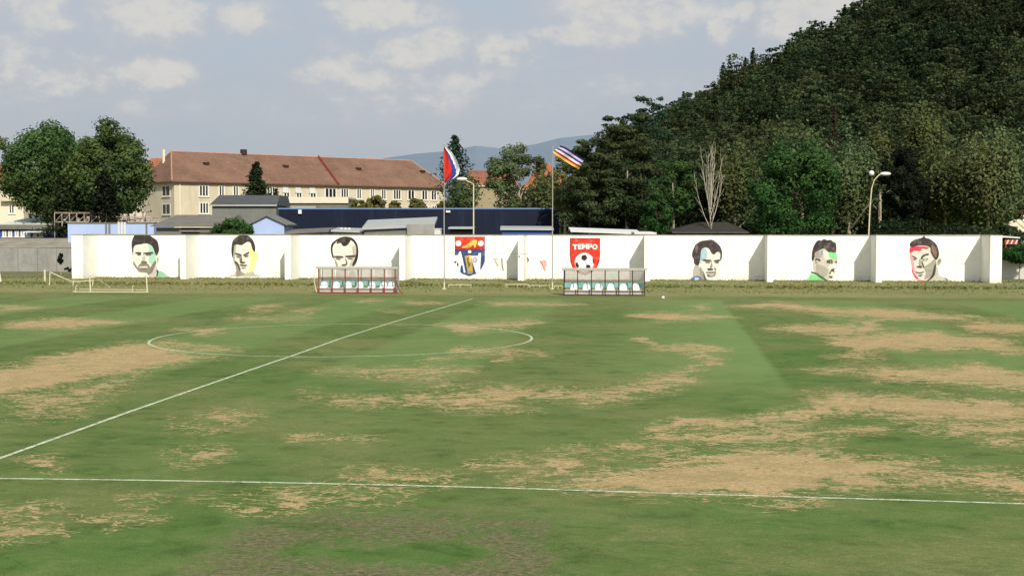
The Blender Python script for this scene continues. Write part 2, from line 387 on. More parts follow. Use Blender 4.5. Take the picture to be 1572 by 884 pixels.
W2 = [vnoise(Pg[:, 0] * f_, Pg[:, 1] * f_, 9.3 + i) for i, f_ in enumerate((.35, .9, 2.1))]
wk = np.clip((zc - 15) / 75, .22, 1)
Pw = Pg.copy(); Pw[:, 0] += wk * (W1[0] * 2.2 + W1[1] * 1.3 + W1[2] * .7); Pw[:, 1] += wk * (W2[0] * 1.8 + W2[1] * 1.3 + W2[2] * .8)
PX, PY = project(Pw)
fe = np.clip((PY - 430) * .13 + 4, 5, 38)     # feather grows with nearness
for poly, w_ in STRAW: straw = np.maximum(straw, soft(sdist(PX, PY, poly, YS) - fe * .05, fe) * w_ * .92)
for pts, wd_, w_ in STROKE: straw = np.maximum(straw, soft(wd_ * 1.7 - sline(PX, PY, pts, YS), fe * .6) * w_)
for poly, w_ in SOIL: soil = np.maximum(soil, soft(sdist(PX, PY, poly, 2), 75) * w_)
for poly, w_ in UNSOIL: soil = soil * (1 - soft(sdist(PX, PY, poly, 2), 40) * w_)
for poly, w_ in LUSH: lush = np.maximum(lush, soft(sdist(PX, PY, poly, 2), 60) * w_)
gx = Pg[:, 0]; gy = Pg[:, 1]
st = 0.5 + .5 * np.clip(np.sin((gx - 19.5) * math.pi / 5.6 + math.pi) * 6, -1, 1)
amp = np.where((gx > 13.9) & (gx < 19.5), 1.0, .55)
ramp = np.clip((gx - 12.5) / 6.5, 0, 1) ** .8 * (gx < 19.5)
stripe = np.where((gx > 12.5) & (gx < 19.7), ramp, st * .62) * (gy < 35.5) * (gy > -35) * np.clip((gy + 22) / 10, .15, 1)
wob = 1.2 * np.sin(gx * .35) + .8 * np.sin(gx * 1.1 + 1)
rough = np.clip((gy - 38.5 - .4 * wob) / 4, 0, 1)
pale = np.clip(1 - np.abs(gy - 44 - .6 * wob) / 3.0, 0, 1) + .45 * np.clip((gy - 25) / 10, 0, 1) * (gy < 38)
nx, ny = len(xs), len(ys)
I = np.arange(nx * ny).reshape(ny, nx)
Q = np.stack([I[:-1, :-1], I[:-1, 1:], I[1:, 1:], I[1:, :-1]], -1).reshape(-1, 4)
def npmesh(name, verts, faces):
    me = bpy.data.meshes.new(name); k = faces.shape[1]
    me.vertices.add(len(verts)); me.vertices.foreach_set("co", np.ascontiguousarray(verts, np.float32).ravel())
    me.loops.add(faces.size); me.loops.foreach_set("vertex_index", faces.astype(np.int32).ravel())
    me.polygons.add(len(faces)); me.polygons.foreach_set("loop_start", np.arange(0, faces.size, k, dtype=np.int32))
    me.polygons.foreach_set("loop_total", np.full(len(faces), k, np.int32))
    me.update(calc_edges=True); return me
me = npmesh("pitch", Pg, Q)
turf = ground_material()
for nm, ch in (("wear", (straw, soil, lush)), ("growth", (stripe, rough, np.clip(pale, 0, 1)))):
    a = me.attributes.new(nm, "FLOAT_COLOR", "POINT")
    a.data.foreach_set("color", np.stack([*ch, np.ones(len(Pg))], -1).astype(np.float32).ravel())
tag(link("pitch", me, turf), kind="structure")
gm = MB(); gm.poly([(-3000, -900, 0), (3000, -900, 0), (3000, 5000, 0), (-3000, 5000, 0)])
g0 = N("meadow"); n1 = g0.noise(.6, 8, .7); n2 = g0.noise(6, 5, .7)
cc = g0.mixc(g0.ss(n1, .3, .7), (.115, .12, .045), (.24, .22, .10)); cc = g0.mixc(g0.ss(n2, .4, .7, 0, .4), cc, (.07, .09, .03))
g0.l(cc, g0.b.inputs["Base Color"]); g0.b.inputs["Roughness"].default_value = .95
tag(gm.build("ground", g0.mat), kind="structure")

# ---- painted lines
def linemat():
    g = N("line_paint"); n = g.noise(5, 5, .7); n2 = g.noise(30, 3, .6)
    f = g.math("ADD", g.math("MULTIPLY", n, .6), g.math("MULTIPLY", n2, .4))
    c = g.mixc(g.ss(f, .42, .54), (.26, .31, .15), (.66, .70, .48)); g.l(c, g.b.inputs["Base Color"]); g.b.inputs["Roughness"].default_value = .95
    return g.mat
LM = linemat(); mk = MB()
def strip(pts, w):
    pts = [np.array(p[:2], float) for p in pts]; L = []; Rr = []
    for i, p in enumerate(pts):
        d = pts[min(i + 1, len(pts) - 1)] - pts[max(i - 1, 0)]; d = d / np.linalg.norm(d); n = np.array([-d[1], d[0]])
        ww = w * (1 + .12 * random.uniform(-1, 1)) / 2
        L.append((*(p + n * ww), .010)); Rr.append((*(p - n * ww), .010))
    for i in range(len(pts) - 1): mk.poly([Rr[i], Rr[i + 1], L[i + 1], L[i]])
def along(pts, step=.5):
    out = []
    for a, b in zip(pts[:-1], pts[1:]):
        a = np.array(a[:2], float); b = np.array(b[:2], float); k = max(2, int(np.linalg.norm(b - a) / step))
        out += [a + (b - a) * i / k for i in range(k)]
    return out + [np.array(pts[-1][:2], float)]
strip(along([(0.25, -35.0), (.05, -25), (0, -14), (0, -8), (-.1, 0), (.12, 10.5), (1.0, 35.3)]), .13)
strip([(9.15 * math.cos(t) , 9.15 * math.sin(t)) for t in np.linspace(0, 2 * math.pi, 160)], .12)
strip(along([tuple(G(px, py)[:2]) for px, py in [(-260, 731), (0, 734.5), (200, 737), (396, 740.3), (600, 744.6), (786, 749.5), (1094, 759.3), (1377, 767.4), (1572, 773.5), (1800, 780)]]), .10)
mko = mk.build("pitch_markings", LM); tag(mko, kind="structure")

# ------------------------------------------------------------------ foliage machinery
def leafmesh(name, cen, nor, size, tint, asp=.6):
    n = len(cen)
    nor = nor / (np.linalg.norm(nor, axis=1, keepdims=True) + 1e-9)
    a = RNG.normal(size=(n, 3)); u = np.cross(nor, a); u /= np.linalg.norm(u, axis=1, keepdims=True) + 1e-9; w = np.cross(nor, u)
    s = size.reshape(-1, 1)
    vs = np.stack([cen - u * s, cen - w * s * asp, cen + u * s, cen + w * s * asp], 1).reshape(-1, 3)
    me = npmesh(name, vs, np.arange(n * 4).reshape(-1, 4))
    at_ = me.attributes.new("tint", "FLOAT", "FACE"); at_.data.foreach_set("value", tint.astype(np.float32))
    return me
def rdir(n):
    a = RNG.normal(size=(n, 3)); return a / np.linalg.norm(a, axis=1, keepdims=True)
spread_n = .38
def clumps(cc, rr, n_each, size, up=.25, flatz=.8):
    """leaves spread over the shells of clumps; returns cen, nor, size, tint"""
    cen = []; nor = []; sz = []; ti = []
    for c, r in zip(cc, rr):
        d = rdir(n_each); rad = r * RNG.uniform(.55, 1.08, (n_each, 1))
        p = c + d * rad * [1, 1, flatz]
        cen.append(p); nor.append(d + RNG.normal(size=(n_each, 3)) * spread_n + [0, 0, up])
        sz.append(RNG.uniform(.6, 1.3, n_each) * size)
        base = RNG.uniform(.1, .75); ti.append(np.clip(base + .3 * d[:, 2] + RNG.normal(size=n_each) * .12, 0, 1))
    return np.concatenate(cen), np.concatenate(nor), np.concatenate(sz), np.concatenate(ti)
def crown_round(w, h, zb, n, leaf, lobes=55, ragged=.25):
    """crown filling an ellipsoid w x h, bottom at zb"""
    cc = []; rr = []
    bumps = rdir(7)
    while len(cc) < lobes:
        d = rdir(1)[0]; rad = random.uniform(.45, 1) ** .5
        rad *= 1 + ragged * max(0, float((bumps @ d).max())) - ragged * .8
        p = d * rad * .84
        tz = (p[2] + 1) / 2
        wd_ = .75 + .35 * math.sin(min(1, tz * 1.2) * math.pi * .8)
        cc.append(np.array([p[0] * w / 2 * wd_, p[1] * w / 2 * wd_, zb + tz * h])); rr.append(random.uniform(.10, .2) * w * (1.1 - .35 * tz))
    return clumps(cc, rr, max(20, n // lobes), leaf)
def crown_spruce(w, h, zb, n, leaf, sparse=1.0):
    cen = []; nor = []; sz = []; ti = []; z = zb; lv = int(10 * sparse + h * 1.1); k = 0
    per = max(8, n // (lv * 9))
    for i in range(lv):
        t = i / lv; z = zb + h * (t ** .92); rad = w / 2 * (1 - t) ** .85 + .12
        for b in range(9):
            a = random.uniform(0, 6.283); L = rad * random.uniform(.6, 1.1); droop = random.uniform(.12, .4)
            s_ = RNG.uniform(.1, 1, per) ** .8
            zb_ = z + random.uniform(-.6, .6) * h / lv * 1.3; x = np.cos(a) * L * s_; y = np.sin(a) * L * s_; zz = zb_ - droop * L * s_ ** 1.5 + .18 * L * s_ ** 4
            sp = L * .18 + .05
            cen.append(np.stack([x, y, zz], 1) + RNG.normal(size=(per, 3)) * [sp, sp, sp * .75])
            nor.append(RNG.normal(size=(per, 3)) * .5 + [math.cos(a) * .3, math.sin(a) * .3, .9]); sz.append(RNG.uniform(.6, 1.2, per) * leaf)
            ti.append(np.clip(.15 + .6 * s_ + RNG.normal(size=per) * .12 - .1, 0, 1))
    return np.concatenate(cen), np.concatenate(nor), np.concatenate(sz), np.concatenate(ti)
def crown_pine(w, h, zb, n, leaf, layers=9, limbs=None):
    cc = []; rr = []
    for i in range(layers):
        t = (i + .3) / layers; z = zb + h * t; rad = w / 2 * (1 - .72 * max(0, t - .25) ** 1.1) * (0.75 + .25 * min(1, t * 4))
        for b in range(int(5 + 6 * (1 - t))):
            a = random.uniform(0, 6.283); q = random.uniform(.35, 1)
            cc.append(np.array([math.cos(a) * rad * q, math.sin(a) * rad * q, z + random.uniform(-.4, .4) * h / layers + .06 * rad * q])); rr.append(random.uniform(.11, .19) * w * (1.15 - .5 * t))
    return clumps(cc, rr, max(20, n // len(cc)), leaf, .5, .42)
def crown_spray(w, h, zb, n, leaf, k=46):
    """light, upright sprays along thin boughs, see-through (birch-like)"""
    cen = []; nor = []; sz = []; ti = []; per = max(20, n // k)
    for i in range(k):
        a = random.uniform(0, 6.283); q = random.uniform(.1, 1) ** .6; t0 = random.uniform(0, .55)
        x1 = math.cos(a) * w / 2 * q; y1 = math.sin(a) * w / 2 * q
        s_ = RNG.uniform(0, 1, per); topz = h * (1 - .45 * q * q) * random.uniform(.75, 1.02)
        z0 = zb + h * t0 * .8; z1 = max(zb + topz, z0 + .2 * h)
        P = np.stack([x1 * (.45 + .55 * s_), y1 * (.45 + .55 * s_), z0 + (z1 - z0) * s_], 1)
        sp = w * .075; cen.append(P + RNG.normal(size=(per, 3)) * [sp, sp, sp * 1.3]); nor.append(RNG.normal(size=(per, 3)) * .5 + np.array([x1, y1, 0]) / (w / 2) * .9 + [0, 0, .55]); sz.append(RNG.uniform(.7, 1.5, per) * leaf)
        b = random.uniform(.1, .8); ti.append(np.clip(b + .25 * s_ + RNG.normal(size=per) * .12, 0, 1))
    return np.concatenate(cen), np.concatenate(nor), np.concatenate(sz), np.concatenate(ti)
def trunk(h, r, top, nl=7, spread=.35, zb=.25, lr=.35, up=.5, twigs=0, kink=.3):
    m = MB(); pts = [(0, 0, -.2)]; x = y = 0
    for i in range(1, 7):
        x += random.uniform(-1, 1) * kink * .4; y += random.uniform(-1, 1) * kink * .4; pts.append((x, y, top * i / 6))
    m.tube(pts, [r * (1.15 - .95 * i / 6) for i in range(7)], 7)
    def p_at(t):
        f = t * 6; i = min(5, int(f)); a = Vector(pts[i]); b = Vector(pts[i + 1]); return a.lerp(b, f - i)
    for i in range(nl):
        t = zb + (1 - zb) * (i + random.random()) / nl * .9; p = p_at(t); a = random.uniform(0, 6.283) if nl > 4 else i * 6.283 / nl
        L = spread * h * (1.1 - t) * random.uniform(.7, 1.15); d = Vector((math.cos(a), math.sin(a), up * random.uniform(.7, 1.5))).normalized()
        q = p + d * L * .5 + Vector((0, 0, .04 * L)); e = q + (d + Vector((0, 0, .35 * up))).normalized() * L * .5
        rr = r * lr * (1.15 - t); m.tube([p, q, e], [rr, rr * .6, rr * .18], 5, cap=False)
        for k in range(twigs):
            s_ = random.uniform(.3, .95); b0 = p.lerp(q, s_ * 2) if s_ < .5 else q.lerp(e, s_ * 2 - 1)
            dd = (d + Vector((random.uniform(-1, 1), random.uniform(-1, 1), random.uniform(-.1, .9))) * .7).normalized(); l2 = L * random.uniform(.2, .42)
            m.tube([b0, b0 + dd * l2 * .6, b0 + dd * l2 + Vector((0, 0, l2 * .12))], [rr * .4, rr * .25, rr * .1], 4, cap=False)
    return m

# leaf palettes (linear albedo)
LMAT = {
 "deep":   leafmat("leaf_deep_green", (.038, .068, .022), (.155, .225, .078)),
 "fresh":  leafmat("leaf_fresh_green", (.024, .062, .018), (.100, .195, .058)),
 "olive":  leafmat("leaf_olive", (.048, .064, .024), (.160, .185, .078)),
 "pale":   leafmat("leaf_pale_olive", (.060, .080, .032), (.215, .245, .112)),
 "dark":   leafmat("leaf_dark", (.018, .030, .013), (.075, .100, .045)),
 "black":  leafmat("leaf_blackish", (.005, .009, .005), (.032, .042, .022)),
 "pine":   leafmat("needle_pine", (.026, .042, .018), (.110, .145, .065)),
 "bluepine": leafmat("needle_blue_pine", (.022, .042, .026), (.088, .135, .080)),
 "rust":   leafmat("needle_rust", (.045, .040, .024), (.115, .092, .058)),
 "yellow": leafmat("leaf_yellow_green", (.07, .08, .02), (.27, .26, .10)),
 "wood":   leafmat("hill_leaf", (.022, .032, .014), (.115, .142, .062)),
 "weed":   leafmat("verge_grass", (.16, .16, .06), (.38, .35, .16)),
}
BARK = M("bark_dark", (72, 62, 50), .95, .3, 3)
BARKP = M("bark_pale", (165, 155, 135), .9, .25, 3)
BARKW = M("bark_white", (176, 168, 148), .9, .15, 3)

def tree(kind, px, top, wpx, d, mat, label, name, n=6000, leaf=.22, bottom=372, bark=BARK, group=None, cat="tree", nl=9, dy=0, twigs=0, lobes=55, up=.6, lr=.35, tr=.022, ragged=.25, lean=0):
    base = at(px, 352, d + dy); loc = (base[0], base[1], 0)
    dd = d + dy; H = Z(top, dd); w = wpx / F * dd; zb = max(.3, Z(bottom, dd)); 
    root = empty(name, loc, label, cat, group)
    h = H - zb
    if kind == "round": c = crown_round(w, h, zb, n, leaf, lobes, ragged)
    elif kind == "spruce": c = crown_spruce(w, h, zb, n, leaf)
    elif kind == "pine": c = crown_pine(w, h * .96, zb, n, leaf, max(6, int(h / 1.1)))
    elif kind == "spray": c = crown_spray(w, h, zb, n, leaf)
    else: c = None
    if c is not None:
        if lean: c[0][:, 0] += lean * (c[0][:, 2] - zb)
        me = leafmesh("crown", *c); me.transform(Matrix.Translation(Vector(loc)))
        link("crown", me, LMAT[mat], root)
    if kind == "bare":
        tm = MB(); f0 = Vector((0, 0, H * .36)); tm.tube([(0, 0, -.2), (.05, 0, H * .2), tuple(f0)], [.2, .16, .12], 7)
        for i in range(nl):
            a_ = i * 2.4 + random.uniform(-.3, .3); q_ = (i + .5) / nl; out = w / 2 * q_ ** .8; tp = H * (1.0 - .33 * q_ ** 1.6) * random.uniform(.95, 1.03)
            s0 = Vector((0, 0, H * (.30 + .3 * (1 - q_)))); dx, dy_ = math.cos(a_) * out, math.sin(a_) * out
            P3 = [s0, s0 + Vector((dx * .4, dy_ * .4, (tp - s0.z) * .28)), s0 + Vector((dx * .78, dy_ * .78, (tp - s0.z) * .65)), Vector((dx, dy_, tp))]
            tm.tube(P3, [.066, .05, .034, .012], 5, cap=False)
            for k_ in range(6):
                b0 = P3[1 + k_ % 2].lerp(P3[2 + k_ % 2], random.random()); l2 = H * random.uniform(.06, .14); dd_ = Vector((dx + random.uniform(-2, 2), dy_ + random.uniform(-2, 2), H * .28)).normalized()
                tm.tube([b0, b0 + dd_ * l2 * .5 + Vector((random.uniform(-.1, .1), 0, 0)), b0 + dd_ * l2], [.03, .022, .01], 4, cap=False)
    else: tm = trunk(H, tr * H * .6, H * (.72 if kind == "pine" else .86), nl, w / H * (.66 if kind == "spray" else .55), .3, lr, up, twigs=twigs)
    o = tm.build("trunk", bark, root); o.data.transform(Matrix.Translation(Vector(loc)))
    return root

# ------------------------------------------------------------------ materials for built things
WHITE = M("wall_white_paint", (250, 249, 238), .85, .02, .6, .15, dirt=((205, 198, 175), .22))
WSIDE = M("wall_side_paint", (244, 242, 230), .85, .04, .6, .15)
COPING = M("coping_grey", (150, 145, 132), .9, .2, 2)
CONC = M("concrete_grey", (150, 148, 140), .9, .15, .8, .2, dirt=((95, 92, 85), .35))
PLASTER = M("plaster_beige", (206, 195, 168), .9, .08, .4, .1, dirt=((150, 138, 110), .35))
PLASTER_TAN = M("plaster_tan", (158, 146, 116), .9, .1, .4, .1)  # one tan colour over the whole house wall
TRIM = M("trim_cream", (225, 215, 188), .85, .06)
WINW = M("window_frame_white", (225, 222, 210), .6, .05)
PANE = M("window_glass", (28, 30, 34), .15, .2, 2, spec=.6)
AWN = M("awning_white", (215, 215, 210), .8, .06)
ROOFB = roofmat("roof_brown", (130, 100, 82), 0)
ROOFO = roofmat("roof_orange", (168, 106, 74), 0)
ROOFT = roofmat("roof_terracotta", (150, 100, 76), 0)
RIDGE = M("ridge_tiles", (176, 132, 108), .9, .15)
PARAP = M("roof_parapet_red", (122, 58, 42), .9, .15)
NAVY = M("cladding_navy", (17, 25, 46), .55, .12, .5, dirt=((45, 55, 80), .4))
NAVYE = M("cladding_edge_blue", (105, 128, 170), .5, .08)
LBLUE = M("paint_light_blue", (172, 190, 224), .8, .05, .6, dirt=((140, 150, 175), .35))
BLUE = M("paint_blue", (62, 88, 160), .6, .12)
GREYR = M("roof_grey_felt", (118, 114, 104), .9, .14, .7, dirt=((84, 80, 72), .5))
GREYD = M("roof_dark_grey", (82, 84, 84), .8, .12, .8)
GREYW = M("wall_grey_panels", (118, 120, 112), .85, .1, .5, dirt=((90, 92, 85), .4))
SILV = M("sheet_silver", (178, 180, 172), .5, .08, .8, metal=.2)
SHEET = M("sheet_pale_green", (212, 220, 206), .6, .08, .7)
RUST = M("rusty_sheet", (150, 146, 130), .9, .25, .5, .3, dirt=((150, 92, 60), .9))
GAP_SHADE = M("painted_gap_shade", (22, 22, 22), .9, .2)  # near-black colour stands in for shade beneath roofs and in openings
SHING = M("shingle_dark", (58, 56, 48), .95, .2, 1.2, .3)
REDP = M("frame_red_paint", (128, 62, 50), .5, .12, 3)
BRNP = M("frame_brown_paint", (70, 50, 42), .55, .15, 3)
FASC = M("fascia_grey_green", (176, 178, 162), .7, .08)
def clearmat(name, rgb, tr, cl_):
    g = N(name); c = lin(rgb); n_ = g.noise(1.5, 4, .6); col = g.mixc(n_, [x * .8 for x in c], [min(1, x * 1.15) for x in c]); g.l(col, g.b.inputs["Base Color"]); g.b.inputs["Roughness"].default_value = .4
    t1 = g.n("ShaderNodeBsdfTranslucent"); g.l(col, t1.inputs["Color"]); t2 = g.n("ShaderNodeBsdfTransparent")
    m1 = g.n("ShaderNodeMixShader"); m1.inputs[0].default_value = tr; g.l(g.b.outputs[0], m1.inputs[1]); g.l(t1.outputs[0], m1.inputs[2])
    m2 = g.n("ShaderNodeMixShader"); m2.inputs[0].default_value = cl_; g.l(m1.outputs[0], m2.inputs[1]); g.l(t2.outputs[0], m2.inputs[2])
    g.l(m2.outputs[0], [n for n in g.t.nodes if n.type == "OUTPUT_MATERIAL"][0].inputs[0]); return g.mat
CLEAR = clearmat("roof_polycarbonate", (215, 218, 214), .3, .8)
POLY = clearmat("polycarbonate_sheet", (225, 222, 212), .35, .5)
POLY2 = clearmat("polycarbonate_pinkish", (232, 220, 212), .35, .5)
TEAL = M("panel_teal", (126, 172, 166), .6, .12)
SEATW = M("seat_white", (240, 240, 240), .4, .02)
BENCHG = M("bench_grey", (186, 182, 172), .8, .1)
CREAMP = M("post_cream_paint", (208, 200, 166), .6, .08, 4)
STEEL = M("steel_pale", (176, 174, 160), .5, .08, 4, metal=.3)
LAMPW = M("lamp_white", (235, 235, 225), .4, .03)
WIRE = M("wire_grey", (120, 120, 112), .7, .1)

def stained_white():
    g = N("wall_white_stained"); g.noise(1); zz = g.n("ShaderNodeSeparateXYZ"); g.l(g.gp, zz.inputs[0]); z = zz.outputs["Z"]
    a_ = g.noise(.8, 6, .65); b_ = g.noise(1.4, 6, .7, g.stretch(1.6, 1.6, .12)); c = g.mixc(g.ss(a_, .4, .65), lin((252, 250, 238)), lin((243, 240, 226)))
    foot = g.math("MULTIPLY", g.ss(z, .75, .0), g.ss(a_, .35, .6)); c = g.mixc(g.math("MULTIPLY", foot, .4), c, lin((176, 168, 138)))
    top = g.math("MULTIPLY", g.ss(z, 3.2, 4.6), g.ss(b_, .54, .7)); c = g.mixc(g.math("MULTIPLY", top, .3), c, lin((180, 176, 160)))
    g.l(c, g.b.inputs["Base Color"]); g.b.inputs["Roughness"].default_value = .88
    bp = g.n("ShaderNodeBump"); bp.inputs["Strength"].default_value = .3; bp.inputs["Distance"].default_value = .03; g.l(g.noise(5, 5, .7), bp.inputs["Height"]); g.l(bp.outputs[0], g.b.inputs["Normal"]); return g.mat
WHITE = stained_white()
# ------------------------------------------------------------------ the painted wall
YF = 69.4; YPN = 73.0; ZT = 4.62
XL = V(110, 400, YF)[0]; XR = V(1538, 400, YF)[0]
wc_ = ((XL + XR) / 2, YPN, 0)
wall = empty("perimeter_wall", wc_, "long white perimeter wall with buttresses and painted portraits behind the pitch", "wall")
m = MB(); m.box((XL + .3, YPN, -.3), (XR - .3, YPN + .3, ZT))
m.build("wall_panel", WHITE, wall)
m = MB()
cuts = np.linspace(XL, XR, 19)
for a, b in zip(cuts[:-1], cuts[1:]):
    zz = random.uniform(-.015, .03); m.box((a + .02, YPN - .06, ZT + .003), (b - .02, YPN + .36, ZT + .09 + zz))
m.build("coping", COPING, wall)
BUT = [(110, 127.5), (276, 285), (437, 446.5), (613, 622), (795, 803.5), (989, 998), (1178, 1187), (1345, 1354), (1520, 1538)]
for i, (a, b) in enumerate(BUT):
    x0 = V(a, 400, YF)[0]; x1 = V(b, 400, YF)[0]; m = MB()
    zt = ZT + .03
    m.box((x0, YF, -.3), (x1, YPN - .003, zt))
    o = m.build("buttress", WSIDE if i not in (0, 8) else WHITE, wall)
    m = MB(); m.box((x0 - .04, YF - .04, zt + .003), (x1 + .04, YPN - .08, zt + .07)); m.build("cap", COPING, o)
# faint block joints and fixings on the panels
m = MB()
for px in (662, 760, 848 + 25, 1118, 1254, 1466): m.box((V(px, 400, YPN)[0], YPN - .012, .1), (V(px, 400, YPN)[0] + .03, YPN - .001, ZT - .2))
m.build("joint", M("joint_grey", (214, 210, 192), .9, .05), wall)
m = MB()
pp = [V(x, y, YF - .1 if i < 1 else YPN - .25) for i, (x, y) in enumerate([(797, 393.5), (808, 394.5), (810, 396), (812, 401)])]
m.tube(pp, .07, 6); m.build("drain_pipe", M("pipe_dark", (95, 92, 85), .7), wall)

def crv(pts, k=3):
    n = len(pts); P = [np.array(p, float) for p in pts]; out = []
    for i in range(n):
        a, b, c, d = P[i - 1], P[i], P[(i + 1) % n], P[(i + 2) % n]
        for j in range(k):
            t = j / k; out.append(tuple(.5 * ((2 * b) + (c - a) * t + (2 * a - 5 * b + 4 * c - d) * t * t + (3 * b - a - 3 * c + d) * t ** 3)))
    return out
PM = {}
def pmat(c):
    # sprayed paint: uneven cover that lets the white wall through, with darker hatching
    if c not in PM:
        g = N("mural_paint_%d_%d_%d" % c); k = lin(c); a_ = g.noise(2.2, 6, .7); b_ = g.noise(9, 4, .7, g.stretch(1, 1, .45)); lum = sum(k) / 3
        col = g.mixc(g.ss(a_, .48, .7, 0, .14 if lum < .6 else .08), k, (.9, .9, .85)); col = g.mixc(g.ss(b_, .48, .62, 0, .38), col, [x * .62 for x in k])
        g.l(col, g.b.inputs["Base Color"]); g.b.inputs["Roughness"].default_value = .85; PM[c] = g.mat
    return PM[c]
def circ(cx, cy, r, n=20, ry=None): return [(cx + r * math.cos(t), cy + (ry or r) * math.sin(t)) for t in np.linspace(0, 2 * math.pi, n, endpoint=False)]
def mural(name, label, x0, y0, s, shapes):
    mats = []; mb = MB()
    for i, sh in enumerate(shapes):
        col, pts = sh[0], sh[1]; sharp = len(sh) > 2
        if pmat(col) not in mats: mats.append(pmat(col))
        pts = pts if sharp else crv(pts)
        Yk = YPN - .006 - .004 * i
        w3 = [tuple(V(x0 + x / s, y0 + y / s, Yk)) for x, y in pts]
        w3 = [(x, y, min(max(z, .02), ZT + .1)) for x, y, z in w3]
        ar = sum(w3[k][0] * w3[(k + 1) % len(w3)][2] - w3[(k + 1) % len(w3)][0] * w3[k][2] for k in range(len(w3)))
        mb.poly(w3 if ar > 0 else w3[::-1], mats.index(pmat(col)))
    o = mb.build(name, mats, wall, tri=True); o["label"] = label
    return o
SK = (226, 222, 202); HR = (62, 55, 51); LN = (88, 80, 72); SH = (150, 145, 130)
mural("portrait_mural", "painted head with swept dark hair, beard and green-tinted cheek", 180, 350, 9.825, [
 ((200,194,176), [(520,640),(590,560),(600,740),(480,740),(470,700)]), (SK, [(600,420),(638,425),(630,510),(595,550)]),
 ((232,228,210), [(240,260),(300,245),(430,230),(520,260),(560,330),(590,420),(590,550),(540,640),(480,700),(330,690),(300,620),(240,540),(225,450)]),
 ((165,214,186), [(470,250),(530,275),(575,420),(572,520),(530,570),(500,540),(470,470),(490,400),(480,330)]),
 ((128,122,106), [(510,580),(572,490),(585,540),(530,660),(480,700),(455,690)]),
 ((140,132,118), [(310,590),(350,535),(450,535),(500,600),(485,690),(440,675),(330,660),(300,620)]), ((222,216,196), [(335,585),(440,575),(455,600),(345,603)]), (LN, [(350,606),(440,604),(430,616),(355,616)]), (SH, [(245,500),(285,560),(320,620),(300,630),(240,545)]),
 (HR, [(215,240),(230,170),(270,90),(330,65),(450,92),(530,140),(600,190),(625,270),(630,340),(600,410),(575,400),(550,320),(515,262),(440,232),(350,245),(270,260),(245,310),(238,420),(222,340)]),
 (LN, [(272,368),(350,362),(362,385),(350,398),(285,388)]), (LN, [(395,372),(535,362),(525,388),(420,396)]), ((110,104,92), [(300,400),(350,398),(352,412),(310,412)]), ((90,104,92), [(430,402),(508,398),(500,414),(440,414)]),
 ((196,190,170), [(395,395),(425,460),(400,505),(372,490)]), ((118,110,98), [(362,500),(432,500),(445,532),(370,530)]), ((216,210,190), [(590,440),(625,440),(618,500),(600,520)]), (SH, [(606,455),(618,455),(612,500),(602,500)]),
 ((148,200,164), [(610,655),(680,660),(740,712),(770,742),(600,742)]), ((70,66,60), [(590,635),(620,640),(612,720),(588,728),(600,680)])])
mural("portrait_mural", "painted head with short dark hair and yellow-tinted cheek", 330, 350, 6.55, [
 ((192,186,166), [(200,440),(370,430),(400,465),(470,484),(150,487),(205,465)]),
 ((230,226,208), [(178,190),(200,160),(350,140),(388,200),(380,330),(355,420),(300,460),(235,440),(205,380),(180,320)]),
 ((250,241,150), [(350,218),(378,210),(428,262),(430,300),(410,340),(392,420),(352,445),(335,440),(360,330),(345,260)]),
 ((150,143,128), [(183,320),(235,362),(255,430),(300,462),(255,480),(215,485),(212,400)]), ((176,170,152), [(195,180),(215,170),(205,250),(200,340),(183,300)]),
 ((66,58,53), [(165,210),(175,140),(210,95),(270,68),(330,75),(380,120),(405,190),(397,245),(372,200),(358,150),(320,140),(270,172),(215,165),(192,190),(182,300),(168,262)]),
 (LN, [(198,248),(262,264),(262,284),(210,268)]), (LN, [(285,268),(342,238),(340,256),(295,282)]), ((120,112,100), [(215,280),(258,288),(250,302),(220,296)]), ((120,112,100), [(300,280),(335,272),(335,286),(305,294)]),
 ((112,104,92), [(262,270),(275,330),(258,342),(245,318),(258,300)]), (LN, [(252,338),(305,342),(292,356),(258,354)]), (LN, [(250,366),(325,372),(300,384),(262,380)]), (SH, [(265,395),(310,396),(295,408),(275,406)]), (LN, [(205,330),(235,358),(258,420),(248,425),(225,375),(200,345)])])
mural("portrait_mural", "painted head with receding hair and heavy brows above the red dugout", 330, 350, 6.55, [
 ((200,194,176), [(1240,440),(1390,430),(1400,520),(1220,520)]),
 ((234,228,210), [(1170,250),(1182,160),(1260,108),(1380,112),(1430,200),(1425,300),(1400,375),(1375,440),(1320,482),(1260,470),(1215,378),(1188,300)]),
 ((190,182,165), [(1380,190),(1412,190),(1415,300),(1390,370),(1350,380),(1385,290)]),
 ((50,44,42), [(1240,105),(1300,86),(1380,100),(1430,160),(1443,240),(1432,320),(1402,380),(1378,372),(1410,300),(1420,220),(1405,160),(1370,125),(1300,108)]), ((50,44,42), [(1164,230),(1172,160),(1235,108),(1262,106),(1195,165),(1182,230),(1198,305),(1180,292)]),
 ((60,52,48), [(1222,160),(1250,110),(1320,92),(1362,122),(1332,172),(1290,182),(1262,150)]),
 (LN, [(1192,282),(1282,282),(1284,302),(1200,299)]), (LN, [(1308,280),(1412,272),(1406,292),(1330,298)]), ((120,110,98), [(1215,306),(1262,308),(1258,320),(1225,318)]), ((120,110,98), [(1335,304),(1380,302),(1375,316),(1342,316)]),
 ((96,84,76), [(1305,300),(1332,345),(1318,378),(1272,378),(1280,366),(1312,360),(1318,345)]), (SH, [(1200,310),(1228,350),(1238,400),(1222,390)]), (LN, [(1260,410),(1340,410),(1320,422),(1275,422)])])
